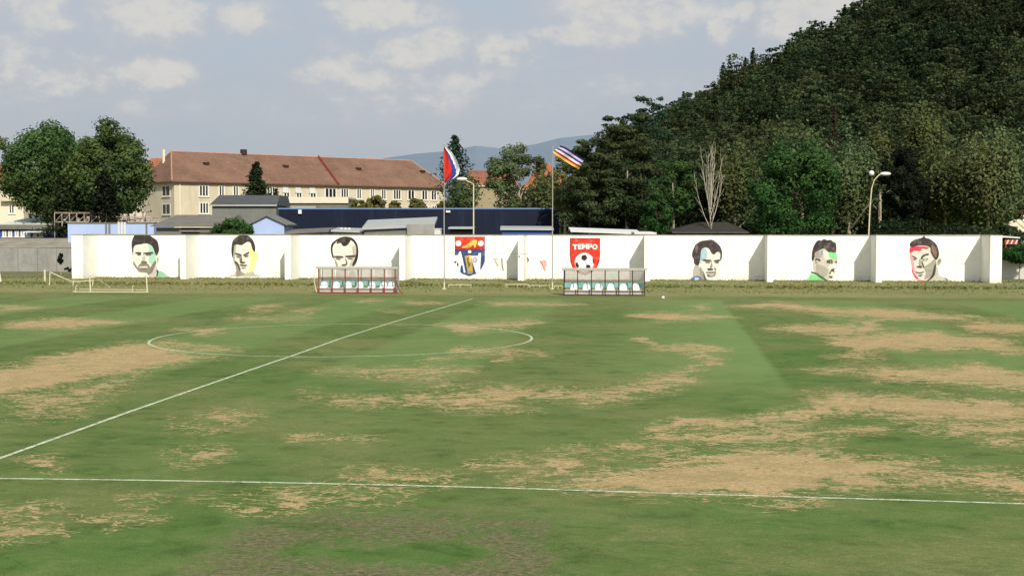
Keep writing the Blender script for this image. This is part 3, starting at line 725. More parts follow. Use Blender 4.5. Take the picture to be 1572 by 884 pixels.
mural("portrait_mural", "painted head with curly dark hair, pale blue forehead and blue collar", 1040, 355, 9.825, [
 ((184,178,162), [(245,540),(310,500),(335,620),(390,750),(240,715)]), ((98,116,164), [(190,730),(250,680),(330,675),(390,745),(400,772),(205,772)]), ((192,206,226), [(262,702),(318,702),(330,740),(300,768),(270,745)]),
 ((232,228,212), [(345,260),(430,240),(520,330),(645,320),(660,420),(625,560),(600,690),(500,752),(410,742),(350,660),(325,560),(320,430)]),
 ((172,198,204), [(365,280),(415,256),(455,330),(430,420),(372,435),(345,490),(335,420)]), ((158,152,138), [(330,560),(352,540),(400,640),(425,710),(500,752),(400,750),(350,680)]),
 ((70,62,60), [(220,370),(230,300),(265,215),(290,190),(350,150),(430,138),(520,128),(600,180),(650,240),(675,330),(662,430),(645,420),(645,330),(600,310),(550,352),(510,320),(480,270),(430,243),(370,268),(352,330),(345,400),(320,510),(255,490),(245,420)]),
 ((110,100,92), [(270,240),(300,215),(310,260),(290,330),(268,300)]), (LN, [(375,425),(440,425),(505,432),(508,455),(440,455),(395,450)]), (LN, [(550,440),(640,425),(642,448),(565,462)]), ((108,100,90), [(420,462),(490,462),(480,480),(430,478)]), ((108,100,90), [(572,466),(625,460),(620,480),(580,482)]),
 ((150,142,126), [(505,440),(528,520),(520,545),(490,545),(505,500)]), ((84,76,68), [(455,560),(530,560),(535,582),(465,588)]), (SH, [(560,540),(585,570),(580,600),(560,580)]), ((150,140,125), [(440,610),(560,605),(580,630),(450,632)]), (LN, [(450,650),(530,652),(585,640),(545,680),(470,684)]), ((206,196,178), [(470,662),(560,658),(530,674),(485,674)]),
 (LN, [(395,590),(405,640),(440,730),(495,760),(430,750),(400,690)])])
mural("portrait_mural", "painted three-quarter head with mohawk-like dark hair and green shirt", 1210, 355, 9.825, [
 ((128,214,134), [(190,776),(290,718),(350,640),(430,655),(520,700),(600,745),(605,776)]), ((206,240,200), [(350,625),(430,645),(450,672),(345,650)]),
 ((204,196,180), [(372,450),(400,310),(540,258),(700,310),(742,440),(722,560),(695,640),(672,722),(610,742),(500,680),(385,600)]),
 ((166,156,144), [(405,330),(480,300),(530,300),(500,390),(430,400),(400,400)]), ((232,228,206), [(530,300),(620,310),(630,420),(560,420),(540,360)]), ((232,228,206), [(605,530),(720,480),(705,640),(672,722),(612,738),(640,640)]),
 ((136,222,140), [(615,305),(705,305),(740,400),(735,455),(690,400),(620,392)]),
 ((66,58,55), [(355,400),(368,280),(408,180),(460,135),(500,142),(540,118),(590,136),(640,130),(680,160),(718,180),(722,315),(640,312),(600,310),(542,258),(450,300),(402,325),(395,400),(370,452)]),
 (LN, [(578,455),(612,428),(668,440),(668,488),(650,492),(648,455),(615,450),(592,486)]), ((60,54,48), [(608,458),(640,460),(638,482),(612,480)]), (LN, [(700,462),(742,450),(728,482)]), (LN, [(408,420),(450,404),(495,440),(465,452),(432,430),(415,452)]), (SH, [(408,460),(440,462),(430,492),(415,482)]),
 (LN, [(648,572),(702,562),(690,590),(702,622),(655,600),(640,642),(622,632),(640,600)]), (LN, [(615,678),(672,676),(655,708),(630,702)]), ((176,168,152), [(430,500),(560,540),(600,620),(540,690),(440,630)]),
 ((78,110,84), [(350,606),(430,628),(540,700),(602,742),(592,757),(500,702),(420,650),(350,624)])])
mural("portrait_mural", "painted head with spiky dark hair and red-tinted forehead and cheek", 1370, 355, 7.782, [
 ((200,194,174), [(430,590),(530,420),(562,530),(650,560),(700,622),(330,622)]), ((110,104,92), [(620,556),(655,572),(660,618),(638,612),(640,585)]), ((196,190,172), [(530,350),(572,316),(592,350),(562,404),(535,410)]),
 ((222,216,198), [(212,190),(300,178),(450,190),(520,330),(530,410),(500,520),(420,590),(330,602),(260,530),(235,420),(208,300)]),
 ((164,158,142), [(375,430),(430,395),(510,330),(522,430),(480,520),(420,565),(380,570),(400,500)]), ((236,158,164), [(208,260),(238,300),(262,420),(285,530),(340,580),(400,585),(330,606),(260,540),(233,430)]),
 ((226,62,86), [(218,190),(370,182),(440,198),(400,216),(360,205),(330,238),(262,232),(215,262)]), ((214,52,76), [(232,430),(258,510),(312,562),(285,560),(242,500)]),
 ((72,62,57), [(208,150),(260,102),(340,82),(378,58),(400,80),(440,88),(510,140),(545,200),(556,290),(522,342),(482,300),(455,240),(450,192),(370,170),(290,175),(228,192)]), ((132,100,82), [(465,160),(520,200),(530,290),(512,310),(485,260)]),
 (LN, [(236,288),(292,318),(284,332),(245,306)]), (LN, [(338,320),(370,278),(432,266),(430,284),(380,300),(350,336)]), ((120,110,98), [(245,322),(285,338),(262,344)]), ((98,90,80), [(360,330),(420,322),(415,346),(375,350)]), ((240,236,220), [(372,334),(410,330),(405,341),(380,343)]),
 ((84,78,68), [(290,418),(350,412),(352,438),(302,432)]), ((176,168,150), [(330,330),(350,400),(330,412),(318,380)]), (LN, [(278,480),(330,492),(384,474),(350,502),(298,500)]), (LN, [(308,524),(362,518),(340,538)]), (LN, [(350,345),(372,392),(384,432),(372,430),(355,385)]),
 ((80,74,64), [(498,430),(520,380),(508,520),(432,588),(400,598),(470,528)]), (SH, [(560,335),(580,350),(560,385),(552,370)])])
mural("crest_mural", "red and blue shield with yellow shoe, white balls and white jerseys", 680, 355, 8.733, [
 ((56,78,124), [(157,73),(562,73),(562,400),(545,450),(520,500),(440,572),(350,602),(260,572),(190,500),(158,420)], 1), ((230,60,34), [(163,78),(556,78),(556,240),(163,240)], 1), ((196,44,38), [(163,200),(556,190),(556,240),(163,240)], 1),
 ((250,246,236), circ(207,162,38)), ((250,246,236), circ(507,162,38)), ((248,196,92), [(245,212),(320,182),(385,125),(425,112),(458,118),(455,160),(432,220),(416,220),(412,182),(392,190),(365,218),(270,224)], 1), ((230,110,60), [(300,205),(360,192),(380,200),(350,214)], 1),
 ((250,246,236), circ(358,275,22)), ((246,244,238), [(215,280),(238,268),(262,360),(302,552),(280,556),(240,460),(228,560),(180,512),(140,440),(112,330),(205,318)], 1), ((56,78,124), [(238,460),(262,450),(280,556),(232,545)], 1),
 ((60,60,66), [(148,412),(186,398),(166,432)]), ((60,60,66), [(190,425),(206,428),(208,480),(186,450)]), ((190,160,72), [(288,330),(370,318),(392,420),(402,542),(330,542),(310,430)], 1), ((230,205,90), [(340,325),(372,320),(385,420),(365,400)], 1), ((120,100,60), [(318,360),(352,350),(340,400),(372,440),(345,500),(330,430)], 1),
 ((246,244,238), [(372,328),(468,330),(480,288),(512,290),(496,540),(442,560),(405,440)], 1), ((168,118,172), circ(430,386,33)), ((246,240,236), circ(430,386,19)), ((204,90,96), circ(432,388,9)), ((150,155,150), [(320,545),(402,545),(390,572),(332,572)], 1)])
mural("pennant_mural", "faint grey and yellow pennant sketch", 680, 355, 8.733, [
 ((150,150,140), [(678,366),(742,372),(738,380),(700,382),(742,470),(730,476)], 1), ((240,222,130), [(716,398),(728,392),(770,492),(758,490)], 1), ((236,226,150), [(770,430),(782,420),(800,520),(786,500)], 1), ((130,130,124), [(778,366),(800,364),(800,440),(818,528),(800,528),(786,445)], 1)])
mural("pennant_mural", "faint pink pennant sketch", 680, 355, 8.733, [
 ((232,172,160), [(1295,400),(1380,390),(1392,450),(1375,480),(1386,532),(1358,525),(1340,460),(1308,430)]), ((204,110,104), [(1292,398),(1312,398),(1345,462),(1362,525),(1352,520),(1330,462)], 1), ((204,110,104), [(1355,392),(1378,386),(1372,402)], 1)])
letters = {"T": [[(0,0),(1,0),(1,.26),(.66,.26),(.66,1),(.34,1),(.34,.26),(0,.26)]], "E": [[(0,0),(1,0),(1,.24),(.34,.24),(.34,.38),(.85,.38),(.85,.62),(.34,.62),(.34,.76),(1,.76),(1,1),(0,1)]],
 "M": [[(0,0),(.28,0),(.5,.4),(.72,0),(1,0),(1,1),(.72,1),(.72,.5),(.5,.85),(.28,.5),(.28,1),(0,1)]], "P": [[(0,0),(.8,0),(1,.15),(1,.5),(.8,.66),(.32,.66),(.32,1),(0,1)]], "O": [circ(.5,.5,.52,16)]}
tsh = [((128,44,40), [(182,115),(524,115),(524,300),(518,380),(490,450),(430,505),(352,535),(272,505),(210,445),(188,380),(182,300)], 1), ((224,58,40), [(192,124),(514,124),(514,300),(508,378),(482,442),(425,495),(352,522),(278,495),(218,440),(197,378),(192,300)], 1),
       ((246,244,240), circ(347,388,108, 28)), ((66,40,38), circ(345,336,34, 5)), ((66,40,38), [(246,392),(272,396),(286,436),(262,448),(250,425)]), ((66,40,38), [(368,422),(402,416),(418,444),(392,462),(370,452)]), ((66,40,38), [(440,338),(454,360),(456,402),(444,392)]),
       ((180,175,172), [(342,370),(348,370),(380,418),(374,420)], 1), ((180,175,172), [(312,352),(316,358),(272,396),(268,392)], 1)]
lx = 214
for ch, wd_, yo in (("T",58,6),("E",44,3),("M",66,0),("P",46,2),("O",60,5)):
    for k, pl in enumerate(letters[ch]): tsh.append(((246,240,232), [(lx + x * wd_, 178 + yo + y * 60) for x, y in pl], 1))
    if ch == "P": tsh.append(((224,58,40), [(lx + wd_ * x, 178 + yo + y * 60) for x, y in ((.34,.2),(.68,.2),(.68,.46),(.34,.46))], 1))
    if ch == "O": tsh.append(((224,58,40), circ(lx + wd_ * .5, 178 + yo + 30, 15, 12, 15)))
    lx += wd_ + 2
mural("crest_mural", "red shield reading TEMPO above a black and white football", 850, 350, 7.369, tsh)

# ------------------------------------------------------------------ dugouts
def dugout(pa, pb, y0, H, frame, label, nseat, posts, mid, side_beige, seatpx, polymats):
    A = G(pa, y0); B = G(pb, y0 + .6); e = (B - A)[:2]; L = float(np.linalg.norm(e)); e = e / L; n = np.array([e[1], -e[0]])   # n towards the pitch
    root = empty("dugout", (A[0], A[1], 0), label, "dugout", "team dugouts beside the pitch")
    fr = (A, e, n); D = 1.25
    sx = lambda px: (px - pa) / (pb - pa) * L
    for px in posts:
        s_ = sx(px); m = MB(); m.obox(fr, s_ - .04, s_ + .04, -.08, 0, 0, H - .12); m.build("post", frame, root)
    for px in (posts[0], posts[len(posts) // 2], posts[-1]):
        s_ = sx(px); m = MB(); m.obox(fr, s_ - .03, s_ + .03, -D, -D + .06, 0, H - .2); m.build("post", frame, root)
    m = MB()
    for z in (.02, .30) + ((1.28,) if mid else ()): m.obox(fr, -.02, L + .02, -.07, -.015, z, z + .07)
    m.obox(fr, 0, L, -.07, -.01, H - .2, H - .13)
    m.build("rail", frame, root)
    m = MB(); m.obox(fr, -.12, L + .12, -D - .1, .16, H - .05, H, 1); m.obox(fr, -.14, L + .14, .163, .19, H - .17, H + .02, 0); m.build("roof", [FASC, CLEAR], root)
    for i in range(len(posts) - 1):
        a = sx(posts[i]); b = sx(posts[i + 1]); m = MB(); m.obox(fr, a + .02, b - .02, -D + .08, -D + .10, 1.0, H - .14); m.build("back_panel", polymats[i % len(polymats)], root)
    m = MB(); m.obox(fr, .0, L, -D + .12, -D + .15, .62, 1.0); m.build("backboard", TEAL, root)
    m = MB(); m.obox(fr, .02, L - .02, -D + .16, -.45, .38, .45); m.obox(fr, .02, L - .02, -D + .2, -.5, .1, .33); m.build("bench", BENCHG, root)
    for s_ in (0.0, L):
        m = MB(); q = lambda d, z: (A[0] + e[0] * s_ + n[0] * d, A[1] + e[1] * s_ + n[1] * d, z)
        m.obox(fr, s_ - .012, s_ + .012, -D + .08, -.1, .35, H - .14); m.build("side_panel", POLY, root)
    for px in seatpx:
        s_ = sx(px); m = MB(); c = A[:2] + e * s_ + n * (-.72)
        # moulded shell: pan plus rounded back
        vs = []; fs = []; w = .215
        prof = [(.22, .40), (.23, .50), (.05, .485), (-.10, .49), (-.17, .54), (-.22, .70), (-.25, .86), (-.26, .94)]
        ws = [.28, .30, .30, .30, .30, .28, .22, .11]
        for (d, z), ww in zip(prof, ws):
            for k in (-1, -.5, 0, .5, 1):
                dd = d + .05 * abs(k) ** 2 * (1 if z > .5 else 0); zz = z + (.03 * k * k if z < .55 else -.01 * k * k)
                vs.append((c[0] + e[0] * ww * k + n[0] * dd, c[1] + e[1] * ww * k + n[1] * dd, zz))
        for i in range(len(prof) - 1):
            for k in range(4): fs.append((i * 5 + k, i * 5 + k + 1, (i + 1) * 5 + k + 1, (i + 1) * 5 + k))
        m.add(vs, fs); m.build("seat", SEATW, root, smooth=True)
    if side_beige:
        m = MB(); m.tube([(A[0] + e[0] * -.3 + n[0] * .1, A[1] + e[1] * -.3 + n[1] * .1, H - .15), (A[0] - e[0] * .3, A[1] - e[1] * .3, 1.0), (A[0] - e[0] * .12, A[1] - e[1] * .12, .1)], .045, 6); m.build("brace", CREAMP, root)
        m = MB(); m.tube([(B[0], B[1], 1.1), (B[0] + e[0] * .15, B[1] + e[1] * .15, .4), (B[0] + e[0] * .5, B[1] + e[1] * .5, .04)], .05, 6); m.build("brace", frame, root)
    return root
dugout(488, 609, 450.5, 2.2, REDP, "red-framed dugout with white seats below the painted receding-hair portrait", 7, [489.5, 510, 530, 550, 570, 590, 606.5], True, True, [494, 513, 531.5, 549.5, 568, 586, 598], [POLY, POLY2])
dugout(865, 990, 454, 2.2, BRNP, "dark brown-framed dugout with white seats below the red TEMPO shield", 6, [866, 887, 908, 929, 950, 971, 989.5], False, False, [881, 900, 919, 938, 957, 976], [POLY2, POLY])

# ------------------------------------------------------------------ flagpoles, flags, cable
pb1 = G(682, 444); pb2 = G(848, 444)
def pole_d(p): return float((p - C0) @ FH)
for pb_, ptop, lab in ((pb1, 222, "thin pale flagpole left, flying the drooping white blue and red flag"), (pb2, 226, "thin pale flagpole right, flying the striped flag before the trees")):
    d_ = pole_d(pb_); zt = Z(ptop, d_)
    r_ = empty("flagpole", (pb_[0], pb_[1], 0), lab, "flagpole", "flagpoles behind the pitch")
    m = MB(); m.tube([(pb_[0], pb_[1], -.1), (pb_[0], pb_[1], zt * .5), (pb_[0] + .02, pb_[1], zt)], [.055, .045, .03], 8); m.build("shaft", STEEL, r_)
    m = MB(); m.ball((pb_[0] + .02, pb_[1], zt), .07); m.build("finial", STEEL, r_)
    m = MB(); m.box((pb_[0] - .16, pb_[1] - .16, 0), (pb_[0] + .16, pb_[1] + .16, .07)); m.tube([(pb_[0], pb_[1], .07), (pb_[0], pb_[1], .6)], .08, 8); m.build("base", CREAMP, r_)
m = MB(); q0 = at(682, 388, pole_d(pb1)); q1 = at(848, 389.5, pole_d(pb2)); mid_ = (q0 + q1) / 2 - [0, 0, .05]
m.tube([q0, mid_, q1], .016, 5)
tag(m.build("stay_cable", WIRE), "thin horizontal cable strung between the two flagpoles", "cable")
def flag(name, d, left, right, bounds, cols, label, nb=14, amp=.12, horiz=False):
    """left/right: edge curves (px,py) sampled along the flag; bounds(t) gives the colour borders across"""
    def samp(c, t):
        f = t * (len(c) - 1); i = min(len(c) - 2, int(f)); return np.array(c[i]) * (1 - (f - i)) + np.array(c[i + 1]) * (f - i)
    NT, NU = 24, 18; vs = []; fs = []; ms = []
    for i in range(NT + 1):
        t = i / NT; a = samp(left, t); b = samp(right, t)
        for j in range(NU + 1):
            u = j / NU; p = a * (1 - u) + b * u
            rip = amp * math.sin(u * 9 + t * 3.5) * (.3 + .7 * u) if not horiz else amp * math.sin(t * 11 + u * 2.5) * (.2 + t)
            vs.append(at(p[0], p[1], d + rip))
    for i in range(NT):
        for j in range(NU):
            t = (i + .5) / NT; u = (j + .5) / NU; bb = bounds(t); k = sum(u > x for x in bb)
            fs.append((i * (NU + 1) + j, i * (NU + 1) + j + 1, (i + 1) * (NU + 1) + j + 1, (i + 1) * (NU + 1) + j)); ms.append(k)
    m = MB(); m.v = [tuple(float(c) for c in v) for v in vs]; m.f = fs; m.m = ms
    return tag(m.build(name, cols, smooth=True), label, "flag")
cl = lambda n, c: M("flag_" + n, c, .85, .06, 3)
FR, FB, FWh = cl("red", (206, 52, 36)), cl("blue", (58, 66, 140)), cl("white", (238, 238, 236))
FD = cl("navy", (34, 34, 66)); FP = cl("lilac", (186, 176, 206)); FV = cl("violet", (62, 52, 98)); FPk = cl("pale", (224, 204, 204)); FDR = cl("crimson", (146, 44, 44)); FO = cl("gold", (226, 178, 84))
d1 = pole_d(pb1); d2 = pole_d(pb2)
flag("flag", d1 - .12, [(681.5,226),(681.5,240),(681.8,258),(682,270),(682.5,278)], [(684,226),(694,234),(701.5,246),(706,260),(704,268),(696,275),(686,280)][:7], lambda t: (max(.12, .30 + .34 * t), .46 + .56 * t), [FR, FB, FWh], "drooping white, blue and red tricolour flag on the left pole", amp=.25)
flag("flag", d2 - .12, [(860,223.5),(868,226),(878,232),(888,239),(897,245)], [(848,234),(856,240),(868,248),(879,255),(889,260)], lambda t: (.16, .34, .52, .66, .86), [FD, FP, FV, FPk, FDR, FO], "multi-striped navy, lilac, red and gold flag streaming right from its pole", amp=.22, horiz=True)

# ------------------------------------------------------------------ street lamps
def lamp(pts, d, heads, label, rad=.08):
    b = at(pts[0][0], 352, d); root = empty("street_lamp", (b[0], b[1], 0), label, "street lamp", "street lamps behind the wall")
    P = [(b[0], b[1], -.1)] + [tuple(at(x, y, d)) for x, y in pts]
    m = MB(); m.tube(P[:2] + P[2:], [rad * 1.25] + [rad * (1 - .45 * i / len(pts)) for i in range(len(pts))], 8); m.build("pole", CREAMP, root)
    for (hx, hy, s_) in heads:
        c = at(hx, hy, d); m = MB(); m.ball(c, s_, 10, 6, (1.5, .8, .5)); m.build("lamp_head", LAMPW, root, smooth=True)
lamp([(727, 361), (727, 283), (722, 280), (712, 276)], 142, [(709, 275, .42)], "pale street lamp with short arm to the left behind the shield mural")
lamp([(1333.5, 361), (1335.5, 318), (1338, 290), (1342, 277), (1349, 269), (1356, 266.5)], 140, [(1359, 267, .42)], "tall curved pale street lamp arching right before the dark conifer")
c_ = at(1338, 266, 152)
lr_ = empty("street_lamp", (c_[0], c_[1], 0), "distant lamp whose small round white head shows left of the curved lamp", "street lamp", "street lamps behind the wall")
m = MB(); m.ball(c_, .32, 8, 6); m.build("lamp_head", LAMPW, lr_, smooth=True); m = MB(); m.tube([(c_[0], c_[1] + .1, 0), (c_[0], c_[1] + .1, c_[2] - .2)], .05, 6); m.build("pole", BRNP, lr_)

# ------------------------------------------------------------------ goals, rails and small pitch-side things
def gt(m, pts, r=.045): m.tube(pts, r * .78, 6)
P_ = lambda px, gy, up=0: tuple(G(px, gy) + np.array([0, 0, up]))
g1 = empty("training_goal", G(170, 449), "small cream metal training goal tipped forward near the first portrait", "goal frame")
m = MB(); gt(m, [P_(112, 449, .06), P_(228, 449.5, .06)], .055); m.build("crossbar", CREAMP, g1)
for px, gy, h in ((139, 448.5, 1.35), (226, 449, 1.4)):
    m = MB(); gt(m, [P_(px, gy, 0), P_(px - 1, gy, h)], .085); m.build("post", CREAMP, g1)
m = MB(); gt(m, [P_(118, 445, .05), P_(226, 446, .05)], .04); gt(m, [P_(112, 449, .05), P_(118, 445, .05)], .04); m.build("ground_bar", CREAMP, g1)
for px in (118, 205):
    m = MB(); gt(m, [P_(px - 2, 448.5), P_(px - 1.5, 448.5, .42), P_(px, 448.2, .58), P_(px + 2, 448, .42), P_(px + 2.5, 447.5, 0)], .035); m.build("stay_hoop", CREAMP, g1)
g2 = empty("training_goal", G(95, 436), "folded cream metal goal with a sagging bar lying left of the white wall", "goal frame")
m = MB(); gt(m, [P_(77, 437, 1.2), P_(98, 437, .62), P_(112, 437.5, .3), P_(143, 437.5, .42)], .06); m.build("crossbar", CREAMP, g2)
for px, gy, h in ((76, 438, 1.15), (112, 439, .5), (142, 439, .55)):
    m = MB(); gt(m, [P_(px, gy), P_(px + 1, gy - .5, h)], .05); m.build("post", CREAMP, g2)
m = MB(); gt(m, [P_(148, 441), P_(170, 441.5), P_(150, 437.5, .6)], .035); m.build("ground_bar", CREAMP, g2)
m = MB(); m.tube([P_(69, 433), P_(69, 433, 1.1)], .1, 8); m.ball(P_(69, 433, 1.1), .12); tag(m.build("marker_post", CREAMP), "short stout cream post beside the folded goal", "post")
m = MB(); a = G(-4, 435); m.tube([a, a + [0, 0, 1.6]], [.42, .2], 10); m.box((a[0] - .6, a[1] - .5, 0), (a[0] + .62, a[1] + .5, .12)); tag(m.build("safety_cone", M("cone_white", (236, 226, 214), .6)), "white cone-shaped marker cut by the left edge", "marker")
for k, (x0_, x1_, gy) in enumerate(((688, 724, 442), (776, 812, 441.5), (812, 845, 443), (850, 864, 443.5))):
    m = MB(); gt(m, [P_(x0_, gy, .28), P_(x1_, gy, .28)], .05)
    for t in (x0_ + 1, (x0_ + x1_) / 2, x1_ - 1): gt(m, [P_(t, gy), P_(t, gy, .28)], .035)
    tag(m.build("low_rail", CREAMP), ["low cream pipe rail just right of the left flagpole", "low cream pipe rail midway between the flagpoles", "low cream pipe rail ending at the right flagpole", "short low rail between right flagpole and brown dugout"][k], "rail", "low pipe rails by the track")
m = MB()
b_ = G(1018, 458.8); m.ball(b_ + [0, 0, .11], .11, 10, 8); tag(m.build("football", SEATW, smooth=True), "small white football on the grass right of the brown dugout", "ball")

# verge tufts: rough grass between the track and the wall, and weeds along its foot
n = 30000
yy = np.concatenate([RNG.uniform(46, 73, n // 2), RNG.normal(57, 1.3, n // 3), RNG.uniform(72.2, 73, n - n // 2 - n // 3)])
xx = RNG.uniform(-75, 62, n)
keep = (np.sin(xx * .5 + np.sin(yy * .7)) + RNG.normal(size=n) * .9 > -.3); xx = xx[keep]; yy = yy[keep]; n = len(xx)
hh = RNG.uniform(.03, .09, n) * (1 + 1.2 * np.exp(-((yy - 57) / 2) ** 2))
cen = np.stack([xx, yy, hh * .5], 1); nor = RNG.normal(size=(n, 3)) * [1, 1, .5] + [0, 0, .8]
tag(link("verge_grass", leafmesh("verge_grass", cen, nor, hh, np.clip(RNG.normal(.5, .25, n), 0, 1), 1.2), LMAT["weed"]), kind="stuff")

# ------------------------------------------------------------------ buildings
def camframe(px, d, yaw=0.0):
    """origin on the ground at depth d, e to the right, n towards the camera, turned by yaw (deg)"""
    o = at(px, 352, d); a = R(yaw); e = RT * math.cos(a) + FH * math.sin(a); n = RT * math.sin(a) - FH * math.cos(a)
    return (np.array([o[0], o[1]]), e[:2], n[:2])
def hit(fr, px, py, off=0.0):
    o, e, n = fr; r = ray(px, py); oo = o + n * off
    A = np.array([[r[0], -e[0]], [r[1], -e[1]]]); t, s_ = np.linalg.solve(A, oo - C0[:2]); return s_, C0[2] + r[2] * t
def window(root, fr, px0, px1, py0, py1, panes=2, z=None, frame=None, label=None):
    s0, zt = hit(fr, px0, py0); s1, zb = hit(fr, px1, py1)
    if z: zb, zt = z
    m = MB(); w = .13
    m.obox(fr, s0 - w, s1 + w, .002, .06, zb - w, zb); m.obox(fr, s0 - w, s1 + w, .002, .06, zt, zt + w)
    for k in range(panes + 1):
        x = s0 + (s1 - s0) * k / panes; ww = w * (1 if k in (0, panes) else .8)
        m.obox(fr, x - ww, x + ww * (1 if k in (0, panes) else 1), .062 if k not in (0, panes) else .004, .075 if k not in (0, panes) else .058, zb - .0, zt)
    m.obox(fr, s0 - w - .1, s1 + w + .1, .005, .2, zb - w - .12, zb - w - .005)
    o = m.build("window", frame or WINW, root)
    if label: o["label"] = label
    m = MB(); m.obox(fr, s0 + .01, s1 - .01, .004, .03, zb + .01, zt - .01); m.build("pane", PANE, o)
    return o
def q3(fr, s, d, z): o, e, n = fr; return (o[0] + e[0] * s + n[0] * d, o[1] + e[1] * s + n[1] * d, z)

# -- long apartment block
A0 = at(268, 352, 225); A1 = at(683, 352, 261); e = (A1 - A0)[:2]; LA = float(np.linalg.norm(e)); e /= LA; nA = np.array([e[1], -e[0]])
frA = (A0[:2], e, nA); DW = 14.0; ZE = hit(frA, 268, 278)[1]
apt = empty("apartment_building", (A0[0], A0[1], 0), "long beige apartment block with brown hipped roof and white windows", "building")
m = MB(); m.obox(frA, 0, LA, -DW, 0, -.2, ZE); m.build("wall", PLASTER, apt)
m = MB(); m.obox(frA, .9, 1.15, .004, .14, 0, ZE - .3); m.build("downpipe", TRIM, apt)
frL = (np.array(q3(frA, 0, -DW, 0)[:2]), nA, -e)     # left gable side seen from outside: s from back to front
ZR = Z(232, 231); m = MB(); ov = .7
E_ = [q3(frA, -ov, ov, ZE), q3(frA, LA + ov, ov, ZE), q3(frA, LA + ov, -DW - ov, ZE), q3(frA, -ov, -DW - ov, ZE)]
rA = q3(frA, 2.6, -DW / 2, ZR); rB = q3(frA, LA - 3.5, -DW / 2, ZR)
m.poly([E_[0], E_[1], rB, rA]); m.poly([E_[1], E_[2], rB]); m.poly([E_[2], E_[3], rA, rB]); m.poly([E_[3], E_[0], rA])
roofA = m.build("roof", ROOFB, apt)
m = MB(); m.obox(frA, -ov, LA + ov, -DW - ov, ov, ZE - .22, ZE - .01); m.build("eaves", M("eaves_dark", (110, 84, 68), .9), apt)
m = MB(); m.tube([E_[0], rA], .16, 5); m.tube([rA, rB], .16, 5); m.tube([rB, E_[1]], .14, 5); m.tube([E_[3], rA], .14, 5); m.build("ridge", RIDGE, roofA)
m = MB(); sP = hit(frA, 517, 282)[0]; 
m.tube([q3(frA, sP, ov + .02, ZE + .1), q3(frA, sP, -DW / 2, ZR + .18)], .22, 5); m.build("party_wall_parapet", PARAP, roofA)
sl = (ZR - ZE) / (DW / 2 + ov)
for px, py in ((317, 253), (439, 257), (551, 261), (649, 265)):
    # roof hatch on the slope
    for dd in np.linspace(0, DW / 2, 60):
        s_, z_ = hit(frA, px, py, -dd)
        if z_ <= ZE + sl * (dd + ov): break
    m = MB(); m.obox(frA, s_ - .55, s_ + .45, -dd - .5, -dd + .3, z_ + .02, z_ + .45); m.build("roof_hatch", M("hatch_dark", (58, 44, 40), .8), roofA)
s_, z_ = hit(frA, 374, 231, -DW / 2); m = MB(); m.obox(frA, s_ - .5, s_ + .5, -DW / 2 - .4, -DW / 2 + .4, ZR - .3, ZR + .9); m.build("chimney", M("chimney_dark", (62, 50, 48), .9), roofA)
s_, z_ = hit(frA, 267, 240, -DW / 2); m = MB(); m.obox(frA, 1.2, 1.6, -DW / 2 - .9, -DW / 2 - .5, ZR - 2.2, ZR + .3); m.build("chimney", TRIM, roofA)
for px0, px1, pn in ((302.5, 316.5, 3), (333, 341, 2), (355, 363, 2), (408, 419, 3), (497, 514, 3), (521.5, 533, 3), (546, 553, 2), (567, 573, 2), (584, 591, 2), (602.5, 614, 3), (625, 635, 2), (646.5, 655, 2), (661, 669, 2)):
    zt = hit(frA, 310, 285.5)[1]; window(apt, frA, px0, px1, 0, 0, pn, z=(zt - 1.75, zt))
for px0, px1 in ((433, 442), (452.5, 461), (474, 483)):
    zt = hit(frA, 310, 285.5)[1]; o = window(apt, frA, px0, px1, 0, 0, 2, z=(zt - 1.75, zt - .75))
    s0 = hit(frA, px0, 300)[0]; s1 = hit(frA, px1, 300)[0]; m = MB(); m.obox(frA, s0 + .02, s1 - .02, .08, .24, zt - .95, zt + .05); m.build("roller_shutter", AWN, o)
for px0, px1, pn in ((303, 316.5, 3), (626, 636, 3), (648, 656, 2), (662, 669, 2)):
    zt = hit(frA, 310, 312)[1]; window(apt, frA, px0, px1, 0, 0, pn, z=(zt - 1.75, zt))
for py0 in (286, 314):
    s0, zt = hit(frL, 245, py0); zt = hit(frL, 251, py0)[1]; window(apt, frL, 245.5, 257.5, 0, 0, 2, z=(zt - 1.7, zt))

def house(px0, px1, d, pe, pr, wallm, roofm, label, name="house", depth=10, yaw=0, gable=False, inset=2.5, group=None):
    fr = camframe(px0, d, yaw); L = hit(fr, px1, 300)[0]; ze = hit(fr, px0, pe)[1]; zr = Z(pr, d + depth / 2)
    root = empty(name, q3(fr, 0, 0, 0), label, "building", group)
    m = MB(); m.obox(fr, 0, L, -depth, 0, -.2, ze); m.build("wall", wallm, root)
    o = .5; Ec = [q3(fr, -o, o, ze), q3(fr, L + o, o, ze), q3(fr, L + o, -depth - o, ze), q3(fr, -o, -depth - o, ze)]
    a = q3(fr, inset, -depth / 2, zr); b = q3(fr, L - inset, -depth / 2, zr); m = MB()
    m.poly([Ec[0], Ec[1], b, a]); m.poly([Ec[1], Ec[2], b]); m.poly([Ec[2], Ec[3], a, b]); m.poly([Ec[3], Ec[0], a]); rf = m.build("roof", roofm, root)
    m = MB(); m.obox(fr, -o, L + o, -depth - o, o, ze - .2, ze - .01); m.build("eaves", TRIM, root)
    return root, fr, rf
